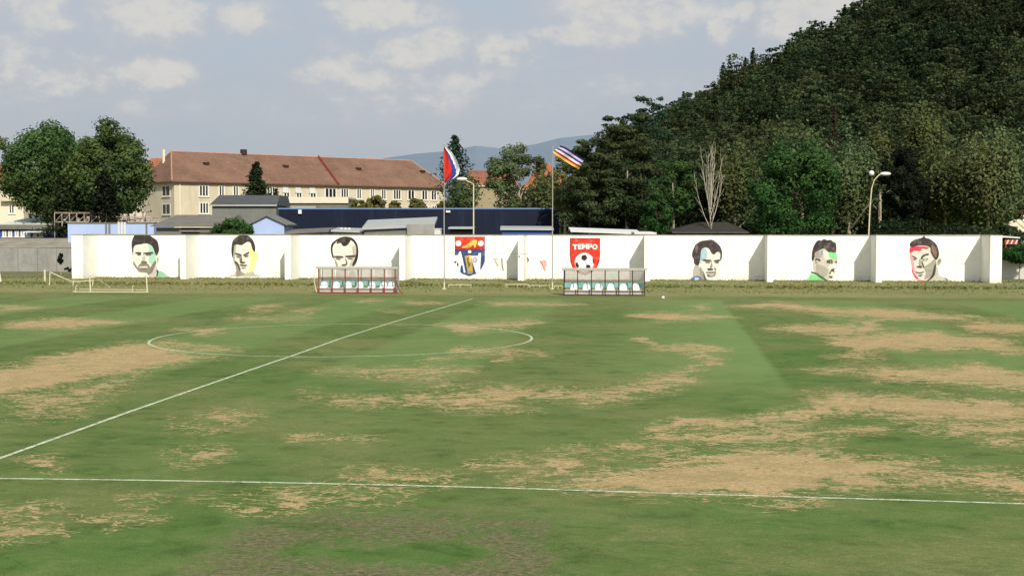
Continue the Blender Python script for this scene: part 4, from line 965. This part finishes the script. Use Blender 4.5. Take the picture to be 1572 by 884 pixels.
# far left house with balcony
h, fr, rf = house(-60, 36, 232, 277, 253, TRIM, ROOFO, "cream house with orange roof and balcony cut by the left edge", inset=5, depth=12)
window(h, fr, 7, 26, 285, 296, 3); window(h, fr, 14, 22, 316, 327, 2)
m = MB(); s0 = hit(fr, 4, 300)[0]; s1 = hit(fr, 34, 300)[0]; zb = hit(fr, 4, 309)[1]; zt = hit(fr, 4, 297)[1]
m.obox(fr, s0, s1, .01, 1.2, zb, zb + .15); m.obox(fr, s0, s1, 1.1, 1.2, zb + .15, zt); m.obox(fr, s1 - .1, s1, .01, 1.1, zb + .15, zt); m.build("balcony", PLASTER, h)
h, fr, rf = house(206, 262, 262, 276, 243, PLASTER, ROOFO, "house whose bright orange roof peeks between big tree and apartment block", inset=2, depth=12)
h, fr, rf = house(712, 792, 268, 285, 262, PLASTER_TAN, ROOFT, "tan house with terracotta roof between left flagpole and birch", inset=1, depth=12)
h, fr, rf = house(806, 868, 262, 290, 251, PLASTER, ROOFO, "house with steep orange roof behind the right flagpole", inset=3, depth=14)
window(h, fr, 836, 842, 296, 306, 2)
h, fr, rf = house(1548, 1640, 210, 331, 304, TRIM, ROOFT, "house with reddish roof at right edge behind the shrubs", inset=1, depth=10)

def block(px0, px1, pt, d, mat, label, name, depth=8, yaw=0, pb=None, extra=None, cat="building"):
    fr = camframe(px0, d, yaw); L = hit(fr, px1, pt)[0]; zt = hit(fr, px0, pt)[1]; zb = -.2 if pb is None else hit(fr, px0, pb)[1]
    root = empty(name, q3(fr, 0, 0, 0), label, cat)
    m = MB(); m.obox(fr, 0, L, -depth, 0, zb, zt); m.build("wall", mat, root)
    return root, fr, L, zt
# navy shed
h, fr, L, zt = block(428, 858, 321.5, 180, NAVY, "long dark navy clad shed with pale blue top edge", "industrial_shed", 14)
m = MB(); m.obox(fr, -.1, L + .1, -14.1, .12, zt + .003, zt + .2); m.build("roof_edge", NAVYE, h)
m = MB()
for k in range(1, 26): m.obox(fr, L * k / 26 - .03, L * k / 26 + .03, .003, .05, 0, zt - .02)
m.build("cladding_rib", M("cladding_rib_navy", (20, 28, 50), .5), h)
m = MB(); s_, z_ = hit(fr, 461, 325); m.obox(fr, s_ - .22, s_ + .22, .05, .4, z_ - .3, z_ + .25); m.build("wall_light", LAMPW, h)
m = MB(); s_, z_ = hit(fr, 687, 325); m.obox(fr, s_ - .2, s_ + .4, .05, .4, z_ - .12, z_ + .15); m.build("wall_light", LAMPW, h)
# white flat building behind it
h, fr, L, zt = block(424, 535, 305, 205, GREYW, "flat grey building with white roof fascia in front of the apartments", "flat_building", 10)
m = MB(); z2 = hit(fr, 430, 312)[1]; m.obox(fr, -.2, L, -10, .3, z2, zt + .25); m.build("fascia", TRIM, h)
m = MB(); m.obox(fr, -.1, L * .55, .003, .15, hit(fr, 430, 321)[1], hit(fr, 430, 317)[1]); m.build("pipe_band", SILV, h)
# grey hall
h, fr, L, zt = block(326, 424, 316, 186, GREYW, "grey panelled hall with dark grey roof behind the round bush", "hall", 12)
z1 = hit(fr, 326, 315.5)[1]; z2 = Z(300, 190); m = MB()
m.hexa([q3(fr, -.4, .4, z1), q3(fr, L + .2, .4, z1), q3(fr, L + .2, -11, z1), q3(fr, -.4, -11, z1)], [q3(fr, .4, -3, z2), q3(fr, L, -3, z2), q3(fr, L, -10, z2), q3(fr, .4, -10, z2)]); m.build("roof", GREYD, h)
m = MB(); m.obox(fr, -.4, L + .2, .41, .47, z1 - .1, z1 + .1); m.build("gutter", SILV, h)
# low brown-grey roof building
fr = camframe(232, 160); L = hit(fr, 350, 340)[0]; ze = hit(fr, 232, 346)[1]; zr = Z(330, 168)
h = empty("low_shed", q3(fr, 0, 0, 0), "low shed with wide grey-brown felt roof behind the second portrait", "building")
m = MB(); m.obox(fr, .5, L - .5, -14, -.5, -.2, ze - .3); m.build("wall", GREYW, h)
m = MB(); m.hexa([q3(fr, -.2, .3, ze - .15), q3(fr, L, .3, ze - .15), q3(fr, L, -14, ze - .15), q3(fr, -.2, -14, ze - .15)], [q3(fr, 1.2, -7.5, zr), q3(fr, L - .4, -7.5, zr), q3(fr, L - .4, -8.5, zr), q3(fr, 1.2, -8.5, zr)]); m.build("roof", GREYR, h)
m = MB(); m.obox(fr, L * .38, L * .62, -.49, -.3, 1, ze - .35); m.build("opening_shade", GAP_SHADE, h)  # solid dark slab painted as the shaded gap under the eave
fr = camframe(277, 150); L = hit(fr, 345, 350)[0]; zt = hit(fr, 277, 353)[1]
h = empty("lean_to", q3(fr, 0, 0, 0), "flat felt-roofed lean-to just above the wall left of the bush", "building")
m = MB(); m.obox(fr, .2, L - .2, -5, -.2, -.2, zt - .35); m.build("wall", GAP_SHADE, h)  # near-black box stands in for the shade under the roof
m = MB(); m.obox(fr, -.1, L, -6, .2, zt - .25, zt); m.build("roof", GREYR, h)
# light blue gable house
fr = camframe(388, 150); L = hit(fr, 436, 345)[0]; ze = hit(fr, 388, 342)[1]; zp = hit(fr, 410, 332)[1]; sp_ = hit(fr, 410, 332)[0]
h = empty("gable_hut", q3(fr, 0, 0, 0), "small pale blue gabled hut with grey roof edges", "building")
m = MB(); m.hexa([q3(fr, 0, 0, -.2), q3(fr, 0, 0, ze), q3(fr, sp_, 0, zp), q3(fr, L, 0, ze - .05), q3(fr, L, 0, -.2)], [q3(fr, 0, -6, -.2), q3(fr, 0, -6, ze), q3(fr, sp_, -6, zp), q3(fr, L, -6, ze - .05), q3(fr, L, -6, -.2)]); m.build("wall", LBLUE, h)
m = MB()
for a, b in ((q3(fr, -.5, 0, ze - .28), q3(fr, sp_, 0, zp + .03)), (q3(fr, L + .45, 0, ze - .32), q3(fr, sp_, 0, zp + .03))):
    a = np.array(a); b = np.array(b); nn = np.array([*(fr[2]), 0]); m.hexa([tuple(a + nn * .35), tuple(b + nn * .35), tuple(b - nn * 6.2), tuple(a - nn * 6.2)], [tuple(a + nn * .35 + [0, 0, .16]), tuple(b + nn * .35 + [0, 0, .16]), tuple(b - nn * 6.2 + [0, 0, .16]), tuple(a - nn * 6.2 + [0, 0, .16])])
m.build("roof", GREYW, h)
# slab roofs just over the wall
def canopy(px0, px1, py0, py1, d, label, slope=.5, thick=.25, mat=None, name="canopy", under=None, back=6, cat="canopy"):
    fr = camframe(px0, d); L = hit(fr, px1, py1)[0]; za = hit(fr, px0, py0)[1]; zb = hit(fr, px1, py1)[1]
    h = empty(name, q3(fr, 0, 0, 0), label, cat)
    m = MB(); lo_ = [q3(fr, 0, 0, za - thick), q3(fr, L, 0, zb - thick), q3(fr, L, -back, zb - thick + slope), q3(fr, 0, -back, za - thick + slope)]
    m.hexa(lo_, [(x, y, z + thick) for x, y, z in lo_]); m.build("roof", mat or SILV, h)
    m = MB(); m.obox(fr, .2, L - .2, -back + .3, -.4, -.2, min(za, zb) - thick - .02); m.build("wall", under or CONC, h)
    return h, fr, L
h, fr, L = canopy(556, 667, 349, 344, 150, "pale grey lean-to roof rising to the right above the wall", .9, .3, SILV, under=GREYW)
m = MB(); s_ = hit(fr, 625, 350)[0]; m.obox(fr, s_, L + .02, .02, .2, Z(360, 150), hit(fr, 667, 344.5)[1]); m.build("side_panel", CONC, h)
canopy(508, 552, 353, 354.5, 146, "low pale roof strip above the third portrait", .3, .2, SILV)
canopy(438, 505, 356, 353, 147, "long tan-grey felt roof strip right of the blue hut", .3, .25, GREYR)
canopy(688, 727, 349, 349, 152, "thin white roof edge behind the left flagpole", .1, .2, SILV, under=GAP_SHADE, name="flat_roof")
canopy(768, 850, 350.5, 351, 152, "white roof edge over a blue wall behind the pennant sketches", .3, .2, SILV, under=BLUE, name="flat_roof")
canopy(876, 985, 353.5, 357.5, 146, "white flat roof behind the TEMPO shield", .35, .2, AWN, under=CONC, name="flat_roof")
canopy(974, 1008, 356.5, 357, 143, "short white roof slab above the buttress beside the brown dugout", .1, .22, AWN, under=CONC, name="flat_roof")
h, fr, L = canopy(1532, 1566, 362, 364, 141, "thin pale canopy projecting past the right end of the wall", .1, .15, AWN, under=GAP_SHADE, back=4)
for k, px in enumerate((512, 515.5, 519)):
    pass
# vent pipes above the wall
for k, (px, py) in enumerate(((525, 352), (531, 352), (537, 352))):
    a = at(px - 1, 362, 149); b = at(px - 1, py, 149); m = MB(); m.tube([(a[0], a[1], 3), tuple(b)], .14, 8); m.ball(b, .2, 8, 4)
    tag(m.build("vent_pipe", AWN), ["leftmost", "middle", "rightmost"][k] + " of three small white vent pipes before the navy shed", "vent pipe", "vent pipes before the navy shed")
m = MB(); c_ = at(672.5, 352, 148); m.box((c_[0] - .35, c_[1] - .4, 2), (c_[0] + .35, c_[1] + .4, c_[2])); m.box((c_[0] - .42, c_[1] - .47, c_[2]), (c_[0] + .42, c_[1] + .47, c_[2] + .1)); tag(m.build("chimney_stack", AWN), "small white chimney box right of the lean-to roof", "chimney")
# orange-white barrier board at right
h = empty("barrier_board", at(1543, 352, 140) * [1, 1, 0], "red and white striped barrier board beside the right end of wall", "sign"); fr = camframe(1543, 140); m = MB(); z0 = hit(fr, 1545, 375)[1]; z1 = hit(fr, 1545, 368)[1]; L = hit(fr, 1563, 370)[0]
m.obox(fr, 0, L, -.06, 0, z0, z1); m.obox(fr, .1, .2, -.2, -.07, 0, z1); m.obox(fr, L - .2, L - .1, -.2, -.07, 0, z1); m.build("board", M("barrier_red", (176, 74, 40), .7), h)
m = MB()
for k in range(3): x = .12 + k * L / 3; m.hexa([q3(fr, x, .012, z0 + .03), q3(fr, x + .16, .012, z0 + .03), q3(fr, x + .34, .012, z1 - .03), q3(fr, x + .18, .012, z1 - .03)], [q3(fr, x, .004, z0 + .03), q3(fr, x + .16, .004, z0 + .03), q3(fr, x + .34, .004, z1 - .03), q3(fr, x + .18, .004, z1 - .03)])
m.build("stripe", AWN, h)
# dark shingle pavilion
fr = camframe(1032, 158); L = hit(fr, 1150, 352)[0]; ze = hit(fr, 1032, 356)[1]; zr = Z(341, 164)
h = empty("pavilion", q3(fr, 0, 0, 0), "low pavilion with dark shingled hipped roof below the bare white tree", "building")
m = MB(); m.obox(fr, .6, L - .6, -11, -.6, -.2, ze - .2); m.build("wall", GAP_SHADE, h)  # near-black box stands in for the shade under the roof
m = MB(); Ec = [q3(fr, 0, 0, ze), q3(fr, L, 0, ze), q3(fr, L, -12, ze), q3(fr, 0, -12, ze)]; a = q3(fr, 4.0, -6, zr); b = q3(fr, L - 1.6, -6, zr)
m.poly([Ec[0], Ec[1], b, a]); m.poly([Ec[1], Ec[2], b]); m.poly([Ec[2], Ec[3], a, b]); m.poly([Ec[3], Ec[0], a]); m.poly(Ec[::-1]); m.build("roof", SHING, h)
m = MB(); m.obox(fr, .02, L - .02, -.1, .03, ze - .16, ze - .01); m.build("fascia", GREYD, h)

# -- left edge: grey concrete wall, rusty shed, blue stand
a = G(-60, 416); b = G(112, 417); e_ = (b - a)[:2]; Lw = float(np.linalg.norm(e_)); e_ /= Lw; frw = (a[:2], e_, np.array([e_[1], -e_[0]]))
m = MB(); zt = hit(frw, 50, 381)[1]; m.obox(frw, 0, Lw + 6, -.25, 0, -.2, zt)
o = m.build("boundary_wall", CONC); tag(o, "plain weathered grey concrete wall left of the white one", "wall")
m = MB()
for k in range(1, 12): m.obox(frw, k * 2.6, k * 2.6 + .06, .002, .02, 0, zt - .05)
m.build("joint", M("joint_dark", (120, 117, 108), .9), o)
fr = camframe(-60, 168); L = hit(fr, 109, 375)[0]; ze = hit(fr, 0, 379)[1]; zr = hit(fr, 0, 366, -4)[1]
h = empty("rusty_shed", q3(fr, 0, 0, 0), "long low shed with patchy rusty sheet roof behind the grey wall", "building")
m = MB(); m.obox(fr, 0, L - .3, -8, -.5, -.2, ze - .3); m.build("wall", GAP_SHADE, h)  # near-black box stands in for the shade under the roof
m = MB(); m.hexa([q3(fr, 0, 0, ze - .12), q3(fr, L, 0, ze - .12), q3(fr, L, -8, ze + .5), q3(fr, 0, -8, ze + .5)], [q3(fr, 0, 0, ze), q3(fr, L, 0, ze), q3(fr, L - 1, -8, zr), q3(fr, 0, -8, zr)]); m.build("roof", RUST, h)
fr = camframe(-60, 185); L = hit(fr, 107, 350)[0]; z0 = hit(fr, 0, 352)[1]; z1 = hit(fr, 0, 345)[1]; z2 = Z(331, 194)
h = empty("club_building", q3(fr, 0, 0, 0), "blue club building with pale green sheet roof at the left edge", "building")
m = MB(); m.obox(fr, 0, L, -14, 0, -.2, z0); m.build("wall", BLUE, h)
m = MB(); m.obox(fr, -.3, L - .5, -14, .5, z0 + .003, z1); m.build("fascia", GREYR, h)
m = MB(); m.hexa([q3(fr, 5, .3, z1 + .003), q3(fr, L - 1.2, .3, z1 + .003), q3(fr, L - 1.2, -14, z1 + .003), q3(fr, 5, -14, z1 + .003)], [q3(fr, 8, -9, z2), q3(fr, L - 3, -9, z2), q3(fr, L - 3, -12, z2), q3(fr, 8, -12, z2)]); m.build("roof", SHEET, h)
for px in (5, 14, 24, 33, 42, 52, 61): window(h, fr, px, px + 3.6, 355.5, 362, 1)
m = MB(); m.obox(fr, hit(fr, 43, 352)[0], hit(fr, 78, 352)[0], .1, 1.4, hit(fr, 43, 357)[1], hit(fr, 43, 355)[1]); m.build("porch_roof", SHEET, h)
h, fr, L, zt = block(104, 236, 343, 172, LBLUE, "long pale blue flat-roofed annex behind the first portrait", "annex", 10)
m = MB(); m.obox(fr, -.1, L + .1, -10.1, .12, zt + .003, zt + .12); m.build("roof_edge", GREYR, h)
m = MB()
for px in (183, 187.5, 192): s_ = hit(fr, px, 350)[0]; m.obox(fr, s_ - .14, s_ + .14, .01, .16, .5, hit(fr, px, 341)[1])
m.build("vertical_pipe", AWN, h)
m = MB()
for px in (163, 168, 225): s_ = hit(fr, px, 350)[0]; m.obox(fr, s_ - .12, s_ + .12, .01, .1, .5, zt - .05)
m.build("pilaster", GREYW, h)
# scaffold-like roof framework with junk on it
fr = camframe(84, 178); L = hit(fr, 232, 330)[0]; z0 = Z(342, 178); z1 = Z(327, 178)
h = empty("roof_framework", q3(fr, 0, 0, 0), "tangled rusty metal framework on top of the pale blue annex", "scaffold")
m = MB()
for d_ in (0, -3.5):
    for i in range(14):
        s_ = L * i / 13; s2 = L * min(13, i + 1) / 13; zt_ = z1 - (.5 if i > 7 else 0) - random.uniform(0, .25)
        m.tube([q3(fr, s_, d_, z0 - 3.0 if i % 4 == 0 else z0 - .5), q3(fr, s_, d_, zt_)], .06, 5)
        m.tube([q3(fr, s_, d_, z0 + random.uniform(-.2, .3)), q3(fr, s2, d_, zt_ - random.uniform(0, .4))], .045, 5)
    m.tube([q3(fr, 0, d_, z1), q3(fr, L * .55, d_, z1 - .05)], .08, 5); m.tube([q3(fr, L * .4, d_, z1 - .5), q3(fr, L, d_, z1 - .6)], .07, 5); m.tube([q3(fr, 0, d_, z0 + .1), q3(fr, L, d_, z0 + .1)], .07, 5)
for i in range(14): m.tube([q3(fr, L * i / 13, 0, z1 - (.1 if i < 8 else .6)), q3(fr, L * i / 13, -3.5, z1 - (.1 if i < 8 else .6))], .05, 5)
m.build("bar", M("rusty_bars", (176, 160, 144), .9, .35, 1), h)
m = MB()
for i in range(60):
    s_ = random.uniform(1, L - 1); w_ = random.uniform(.2, .9); hh_ = random.uniform(.3, 1.1); d_ = random.uniform(-3, -.3); zz = z0 + random.uniform(-.1, .5); m.obox(fr, s_, s_ + w_, d_ - .5, d_, zz, zz + hh_)
m.build("stored_board", M("stored_boards", (200, 190, 178), .9, .4, .7), h)
m = MB(); m.obox(fr, 0, L * .5, -3.4, .1, z1 + .05, z1 + .13); m.build("top_sheet", M("sheet_brown", (124, 104, 84), .9, .3), h)
# right: grey garden wall past the end
a = G(1500, 428); b = G(1640, 428.5); e_ = (b - a)[:2]; Lw = float(np.linalg.norm(e_)); e_ /= Lw; frw = (a[:2], e_, np.array([e_[1], -e_[0]]))
m = MB(); m.obox(frw, 0, Lw, -.25, 0, -.2, hit(frw, 1560, 399)[1]); tag(m.build("garden_wall", M("garden_wall_white", (206, 204, 192), .9, .06)), "low off-white garden wall past the right end of the painted wall", "wall")

# ------------------------------------------------------------------ distant hills
def ridge(name, pts, d0, depth, col):
    m = MB(); n = len(pts)
    P = []
    for i, (px, py) in enumerate(pts):
        a = at(px, 352, d0); t = at(px, py, d0 + depth); b = at(px, 352, d0 + depth * 1.8); P += [(a[0], a[1], -1), ((a[0] + t[0]) / 2, (a[1] + t[1]) / 2, t[2] * .45), tuple(t), (b[0], b[1], -1)]
    for i in range(n - 1):
        for k in range(3): m.poly([P[i * 4 + k], P[(i + 1) * 4 + k], P[(i + 1) * 4 + k + 1], P[i * 4 + k + 1]])
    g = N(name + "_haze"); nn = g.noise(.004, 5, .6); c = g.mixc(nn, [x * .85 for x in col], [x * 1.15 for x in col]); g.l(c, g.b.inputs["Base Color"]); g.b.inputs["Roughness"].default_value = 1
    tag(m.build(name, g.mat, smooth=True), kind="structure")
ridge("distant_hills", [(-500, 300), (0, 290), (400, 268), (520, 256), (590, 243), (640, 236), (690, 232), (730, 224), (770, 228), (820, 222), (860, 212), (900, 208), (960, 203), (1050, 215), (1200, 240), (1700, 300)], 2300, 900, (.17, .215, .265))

# ------------------------------------------------------------------ wooded hill
SIL = [(700, 352), (800, 340), (850, 318), (880, 290), (905, 262), (945, 222), (1000, 192), (1060, 166), (1115, 132), (1190, 94), (1250, 58), (1330, 14), (1400, -32), (1480, -80), (1572, -118), (1700, -150), (1900, -170)]
def sil(px): return np.interp(px, [p[0] for p in SIL], [p[1] for p in SIL])
D0, D1 = 215., 430.
def hill_z(px, d):
    s_ = (351 - sil(px)) / F; H = 5.3 + s_ * D1 - 8.5 * np.clip((px - 800) / 100, 0, 1)
    t = np.clip((d - D0) / (D1 - D0), 0, 1.6)
    return np.where(t <= 1, H * t ** 1.05, H * (1 - .25 * (t - 1) ** 1.2)) * np.clip((px - 780) / 60, 0, 1) - .05
pxs = np.linspace(780, 2100, 70); dss = np.linspace(D0 - 5, D1 + 130, 40)
HV = []
for d in dss:
    for px in pxs:
        p = at(px, 352, d); HV.append((p[0], p[1], max(-.05, float(hill_z(px, d)))))
HV = np.array(HV); I = np.arange(len(HV)).reshape(len(dss), len(pxs)); Q = np.stack([I[:-1, :-1], I[:-1, 1:], I[1:, 1:], I[1:, :-1]], -1).reshape(-1, 4)
gh = N("forest_floor"); nn = gh.noise(.3, 6, .7); gh.l(gh.mixc(nn, (.008, .010, .004), (.035, .035, .018)), gh.b.inputs["Base Color"])
tag(link("hill", npmesh("hill", HV, Q), gh.mat, smooth=True), kind="structure")
cenL = []; norL = []; szL = []; tiL = []; TR = MB()
protos = []; spread_n = .45
for k in range(14):
    if k % 3 == 0: c = crown_pine(6.6, 8.5, 2.0, 1100, .30, 8)
    elif k % 3 == 1: c = crown_round(6.8, 8.6, 1.2, 1300, .29, 45, .4)
    else: c = crown_spruce(4.6, 11.5, 1.0, 1100, .28)
    protos.append(c)
spread_n = .38; d = D0 + 4; cnt = 0
while d < D1 + 16:
    step = 5.4; wpx = step / d * F; px = 800 + random.uniform(0, wpx)
    while px < 1640:
        q = px + random.uniform(-.4, .4) * wpx; dd = d + random.uniform(-2, 2); z = float(hill_z(q, dd))
        if z > 1.0 and (random.random() > .09 or dd > D1 - 25):
            vis = 352 - (z + 11 - 5.3) / dd * F
            if vis > -60 or dd < 260:
                k = random.choice([0, 3, 6, 9, 12, 1, 4, 7, 1, 4, 10, 13, 0, 3, 7, 2]) ; c = protos[k]; p = at(q, 352, dd); a = random.uniform(0, 6.283); s_ = random.uniform(.8, 1.5)
                if random.random() < .08: s_ *= 1.25
                ca, sa = math.cos(a) * s_, math.sin(a) * s_; Rm = np.array([[ca, -sa, 0], [sa, ca, 0], [0, 0, s_]])
                cenL.append(c[0] @ Rm.T + [p[0], p[1], z]); norL.append(c[1] @ Rm.T); szL.append(c[2] * s_ ** .5)
                cloud_shade = np.clip((q - 1150) / 300, 0, 1) * np.clip((dd - 270) / 60, 0, 1)  # cloud shade on the upper right slope, put into the leaf tint
                off = random.uniform(-.5, .45) - .40 * cloud_shade
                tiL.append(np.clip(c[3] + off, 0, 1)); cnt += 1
                if random.random() < .3: TR.tube([(p[0], p[1], z - .5), (p[0] + random.uniform(-.4, .4), p[1], z + 7 * s_)], [.16, .07], 4, cap=False)
        px += wpx
    d += 5.0
print("hill trees", cnt)
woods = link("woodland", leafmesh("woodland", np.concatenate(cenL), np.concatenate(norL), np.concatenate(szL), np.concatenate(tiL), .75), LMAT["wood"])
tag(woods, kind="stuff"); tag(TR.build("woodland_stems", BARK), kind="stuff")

# ------------------------------------------------------------------ individual trees
g_hill = "trees at the foot of the wooded hill"
tree("round", 76, 180, 140, 188, "deep", "large full green tree at far left, the left one of the pair", "broadleaf_tree", 23000, .25, 352, lobes=170, ragged=.32)
tree("round", 172, 179, 128, 184, "deep", "large full green tree touching the apartment block, right one of the pair", "broadleaf_tree", 23000, .25, 352, lobes=170, ragged=.32)
tree("round", 124, 196, 112, 194, "deep", "shorter green tree filling the gap between the two large green trees", "broadleaf_tree", 11000, .26, 350)
tree("round", 0, 200, 56, 250, "pale", "pale grey-green tree behind the left one of the large pair", "broadleaf_tree", 3500, .28, 330)
tree("spruce", 95, 268, 70, 180, "dark", "dark low conifer beneath the left large tree", "spruce_tree", 3000, .26, 362)
tree("spruce", 160, 262, 84, 178, "black", "blackish low conifer beneath the right large tree", "spruce_tree", 3600, .26, 362)
tree("spruce", 395, 248, 50, 192, "dark", "small dark spruce standing above the grey hall roof", "spruce_tree", 6000, .26, 322)
tree("spruce", 424, 290, 12, 192, "dark", "tiny spruce tip right of the small dark spruce", "spruce_tree", 400, .16, 318)
tree("round", 359, 335, 62, 143, "fresh", "round green bush rising above the wall between two portraits", "bush", 4600, .17, 377, cat="bush", lobes=60)
for i, (px, w_, tp) in enumerate(((550, 26, 304), (577, 34, 300), (607, 22, 308), (640, 28, 304), (684, 26, 306))):
    tree("round", px, tp, w_, 198, "yellow", ["first yellow-green shrub from the left before the apartments", "broadest yellow-green shrub before the apartments", "smallest yellow-green shrub before the apartments", "yellow-green shrub under the apartments' right windows", "yellow-green shrub just left of the flagpole before the apartments"][i], "shrub", 2600, .22, 328, group="shrubs before the apartments", cat="shrub", lobes=34)
tree("spruce", 699, 206, 78, 200, "bluepine", "tall sparse conifer with drooping boughs behind the left flag", "conifer_tree", 3400, .25, 300, bark=BARK)
tree("spray", 712, 262, 62, 192, "olive", "bushy olive tree with pale twiggy stems below the sparse conifer", "birch_tree", 2600, .2, 345, bark=BARKP, nl=14, twigs=3, tr=.03, lr=.6)
tree("round", 797, 208, 102, 196, "pale", "rounded olive birch with pale branching trunk between the flagpoles", "birch_tree", 8500, .24, 345, bark=BARKP, nl=16, twigs=4, tr=.03, lr=.6, up=1.3, ragged=.4)
tree("spray", 838, 255, 60, 190, "olive", "lower olive tree beside the right flagpole", "birch_tree", 2600, .22, 350, bark=BARKP, nl=12, twigs=3, lr=.5)
tree("round", 868, 228, 56, 176, "yellow", "sunlit yellow-green tree at the left edge of the dark pine", "broadleaf_tree", 2600, .2, 350, bark=BARKP)
tree("pine", 905, 205, 100, 166, "pine", "wide dark pine, leftmost of the hill foot trees", "pine_tree", 12000, .2, 340, group=g_hill, nl=12, tr=.02)
tree("pine", 962, 168, 118, 170, "pine", "tall dark pine with pale trunk left of the dead tree", "pine_tree", 15000, .21, 330, bark=BARKP, group=g_hill, nl=12, tr=.022)
tree("round", 925, 262, 110, 172, "black", "very dark undergrowth tree beneath the two dark pines", "broadleaf_tree", 8000, .24, 368, group=g_hill)
tree("pine", 1000, 141, 80, 232, "bluepine", "pine with jagged top on the skyline behind the tall dark pine", "pine_tree", 6500, .25, 300, group=g_hill)
tree("pine", 945, 173, 60, 228, "pine", "smaller skyline pine above the dark pines", "pine_tree", 3800, .25, 300, group=g_hill)
tree("round", 1034, 228, 74, 176, "fresh", "mid green leafy tree just left of the bare white tree", "broadleaf_tree", 7000, .2, 345, group=g_hill, bark=BARKP)
tree("round", 1010, 290, 50, 165, "fresh", "low green bushy tree right of the pale pine trunk", "broadleaf_tree", 2600, .2, 368, group=g_hill)
tree("bare", 1091, 228, 56, 160, "olive", "bare dead tree with spreading whitish branches", "dead_tree", bark=BARKW, nl=11, tr=.026, group=g_hill)
tree("spray", 1128, 205, 74, 178, "olive", "sparse olive tree right of the bare white tree", "birch_tree", 5200, .22, 355, bark=BARKP, nl=12, twigs=4, group=g_hill, lr=.5)
tree("round", 1075, 255, 80, 186, "black", "shadowy dark tree behind the bare white tree", "broadleaf_tree", 6000, .24, 370, group=g_hill)  # dark by its blackish leaf colour
tree("round", 1220, 204, 134, 162, "fresh", "bright green dense round tree right of the pavilion", "broadleaf_tree", 21000, .21, 392, ragged=.45, lobes=110, group=g_hill)
tree("spray", 1185, 185, 80, 192, "olive", "slender olive birch behind the bright green tree", "birch_tree", 4500, .24, 330, bark=BARKP, nl=10, twigs=3, group=g_hill)
tree("spray", 1232, 176, 90, 196, "pale", "pale tawny birch top above the bright green tree", "birch_tree", 4500, .24, 330, bark=BARKP, nl=10, twigs=3, group=g_hill)
tree("spruce", 1278, 163, 26, 212, "rust", "reddish dying spruce on the lower slope", "spruce_tree", 1400, .22, 270, group=g_hill)
tree("spray", 1304, 192, 104, 172, "pale", "large tawny birch with pale forked branches left of the curved lamp", "birch_tree", 9000, .21, 362, bark=BARKP, nl=14, twigs=4, lr=.5, group=g_hill)
tree("round", 1300, 262, 80, 178, "dark", "dark leafy understory tree behind the curved lamp", "broadleaf_tree", 5000, .24, 372, group=g_hill)
tree("round", 1384, 208, 72, 170, "black", "blackish dense conifer right of the curved lamp", "conifer_tree", 10000, .2, 352, lobes=60, group=g_hill)
tree("spray", 1415, 150, 76, 200, "olive", "tall light green tree rising above the blackish conifer", "birch_tree", 6500, .25, 300, bark=BARKP, group=g_hill)
tree("spray", 1352, 172, 60, 202, "olive", "narrow olive tree behind left of the blackish conifer", "birch_tree", 3600, .25, 300, bark=BARKP, group=g_hill)
tree("spray", 1452, 205, 92, 176, "olive", "loose olive tree left of the big pale-topped tree", "birch_tree", 8000, .22, 350, bark=BARKP, nl=12, twigs=3, group=g_hill)
tree("round", 1435, 282, 70, 182, "black", "shadowed dark tree above the clipped hedge", "broadleaf_tree", 4500, .24, 366, group=g_hill)  # dark by its blackish leaf colour
tree("spray", 1516, 186, 128, 172, "pale", "big pale-topped tawny tree with whitish trunk near right edge", "birch_tree", 14000, .22, 340, bark=BARKP, nl=14, twigs=4, lr=.5, group=g_hill)
tree("round", 1520, 262, 110, 180, "olive", "full olive tree low behind the big pale-topped tree", "broadleaf_tree", 8000, .22, 362, group=g_hill)
tree("round", 1580, 230, 80, 186, "dark", "dark green tree cut by the right edge", "broadleaf_tree", 6000, .24, 330, group=g_hill)
tree("round", 1545, 345, 60, 160, "dark", "dark bush under the reddish roof at right", "bush", 2500, .2, 385, cat="bush")
tree("round", 1500, 345, 60, 156, "dark", "dark bush at the right end of the clipped hedge", "bush", 2500, .2, 385, cat="bush")
tree("round", 1566, 374, 52, 134, "fresh", "green shrub hanging over the garden wall at right", "shrub", 4200, .16, 404, cat="shrub", lobes=50)
tree("round", 92, 386, 9, 147, "black", "thin dark sapling before the grey concrete wall", "sapling", 1500, .11, 408, cat="sapling", bark=BARKP, lobes=36, nl=3, ragged=0)
tree("round", 106, 408, 14, 146, "black", "small dark weed clump at the wall's left foot", "shrub", 400, .1, 419, cat="shrub", lobes=8)
# clipped thuja hedge: one row grown together
a = at(1338, 352, 152); b = at(1486, 352, 154); root = empty("thuja_hedge", ((a[0] + b[0]) / 2, (a[1] + b[1]) / 2, 0), "row of narrow green thujas forming a hedge behind the last portraits", "hedge")
nT = 24
for k in range(nT):
    p = a + (b - a) * (k + .5) / nT; H = Z(336 if k < 15 else 343 + random.uniform(-1, 2), 153) + random.uniform(-.25, .2)
    c = crown_spruce(1.15, H, 0, 900, .15); me = leafmesh("thuja", *c); me.transform(Matrix.Translation(Vector((p[0], p[1], 0)))); link("thuja", me, LMAT["dark"], root)
S.render.film_transparent = False
S.view_settings.view_transform = "Standard"; S.view_settings.look = "None"; S.view_settings.exposure = 0; S.view_settings.gamma = 1
S.cycles.max_bounces = 5; S.cycles.diffuse_bounces = 3
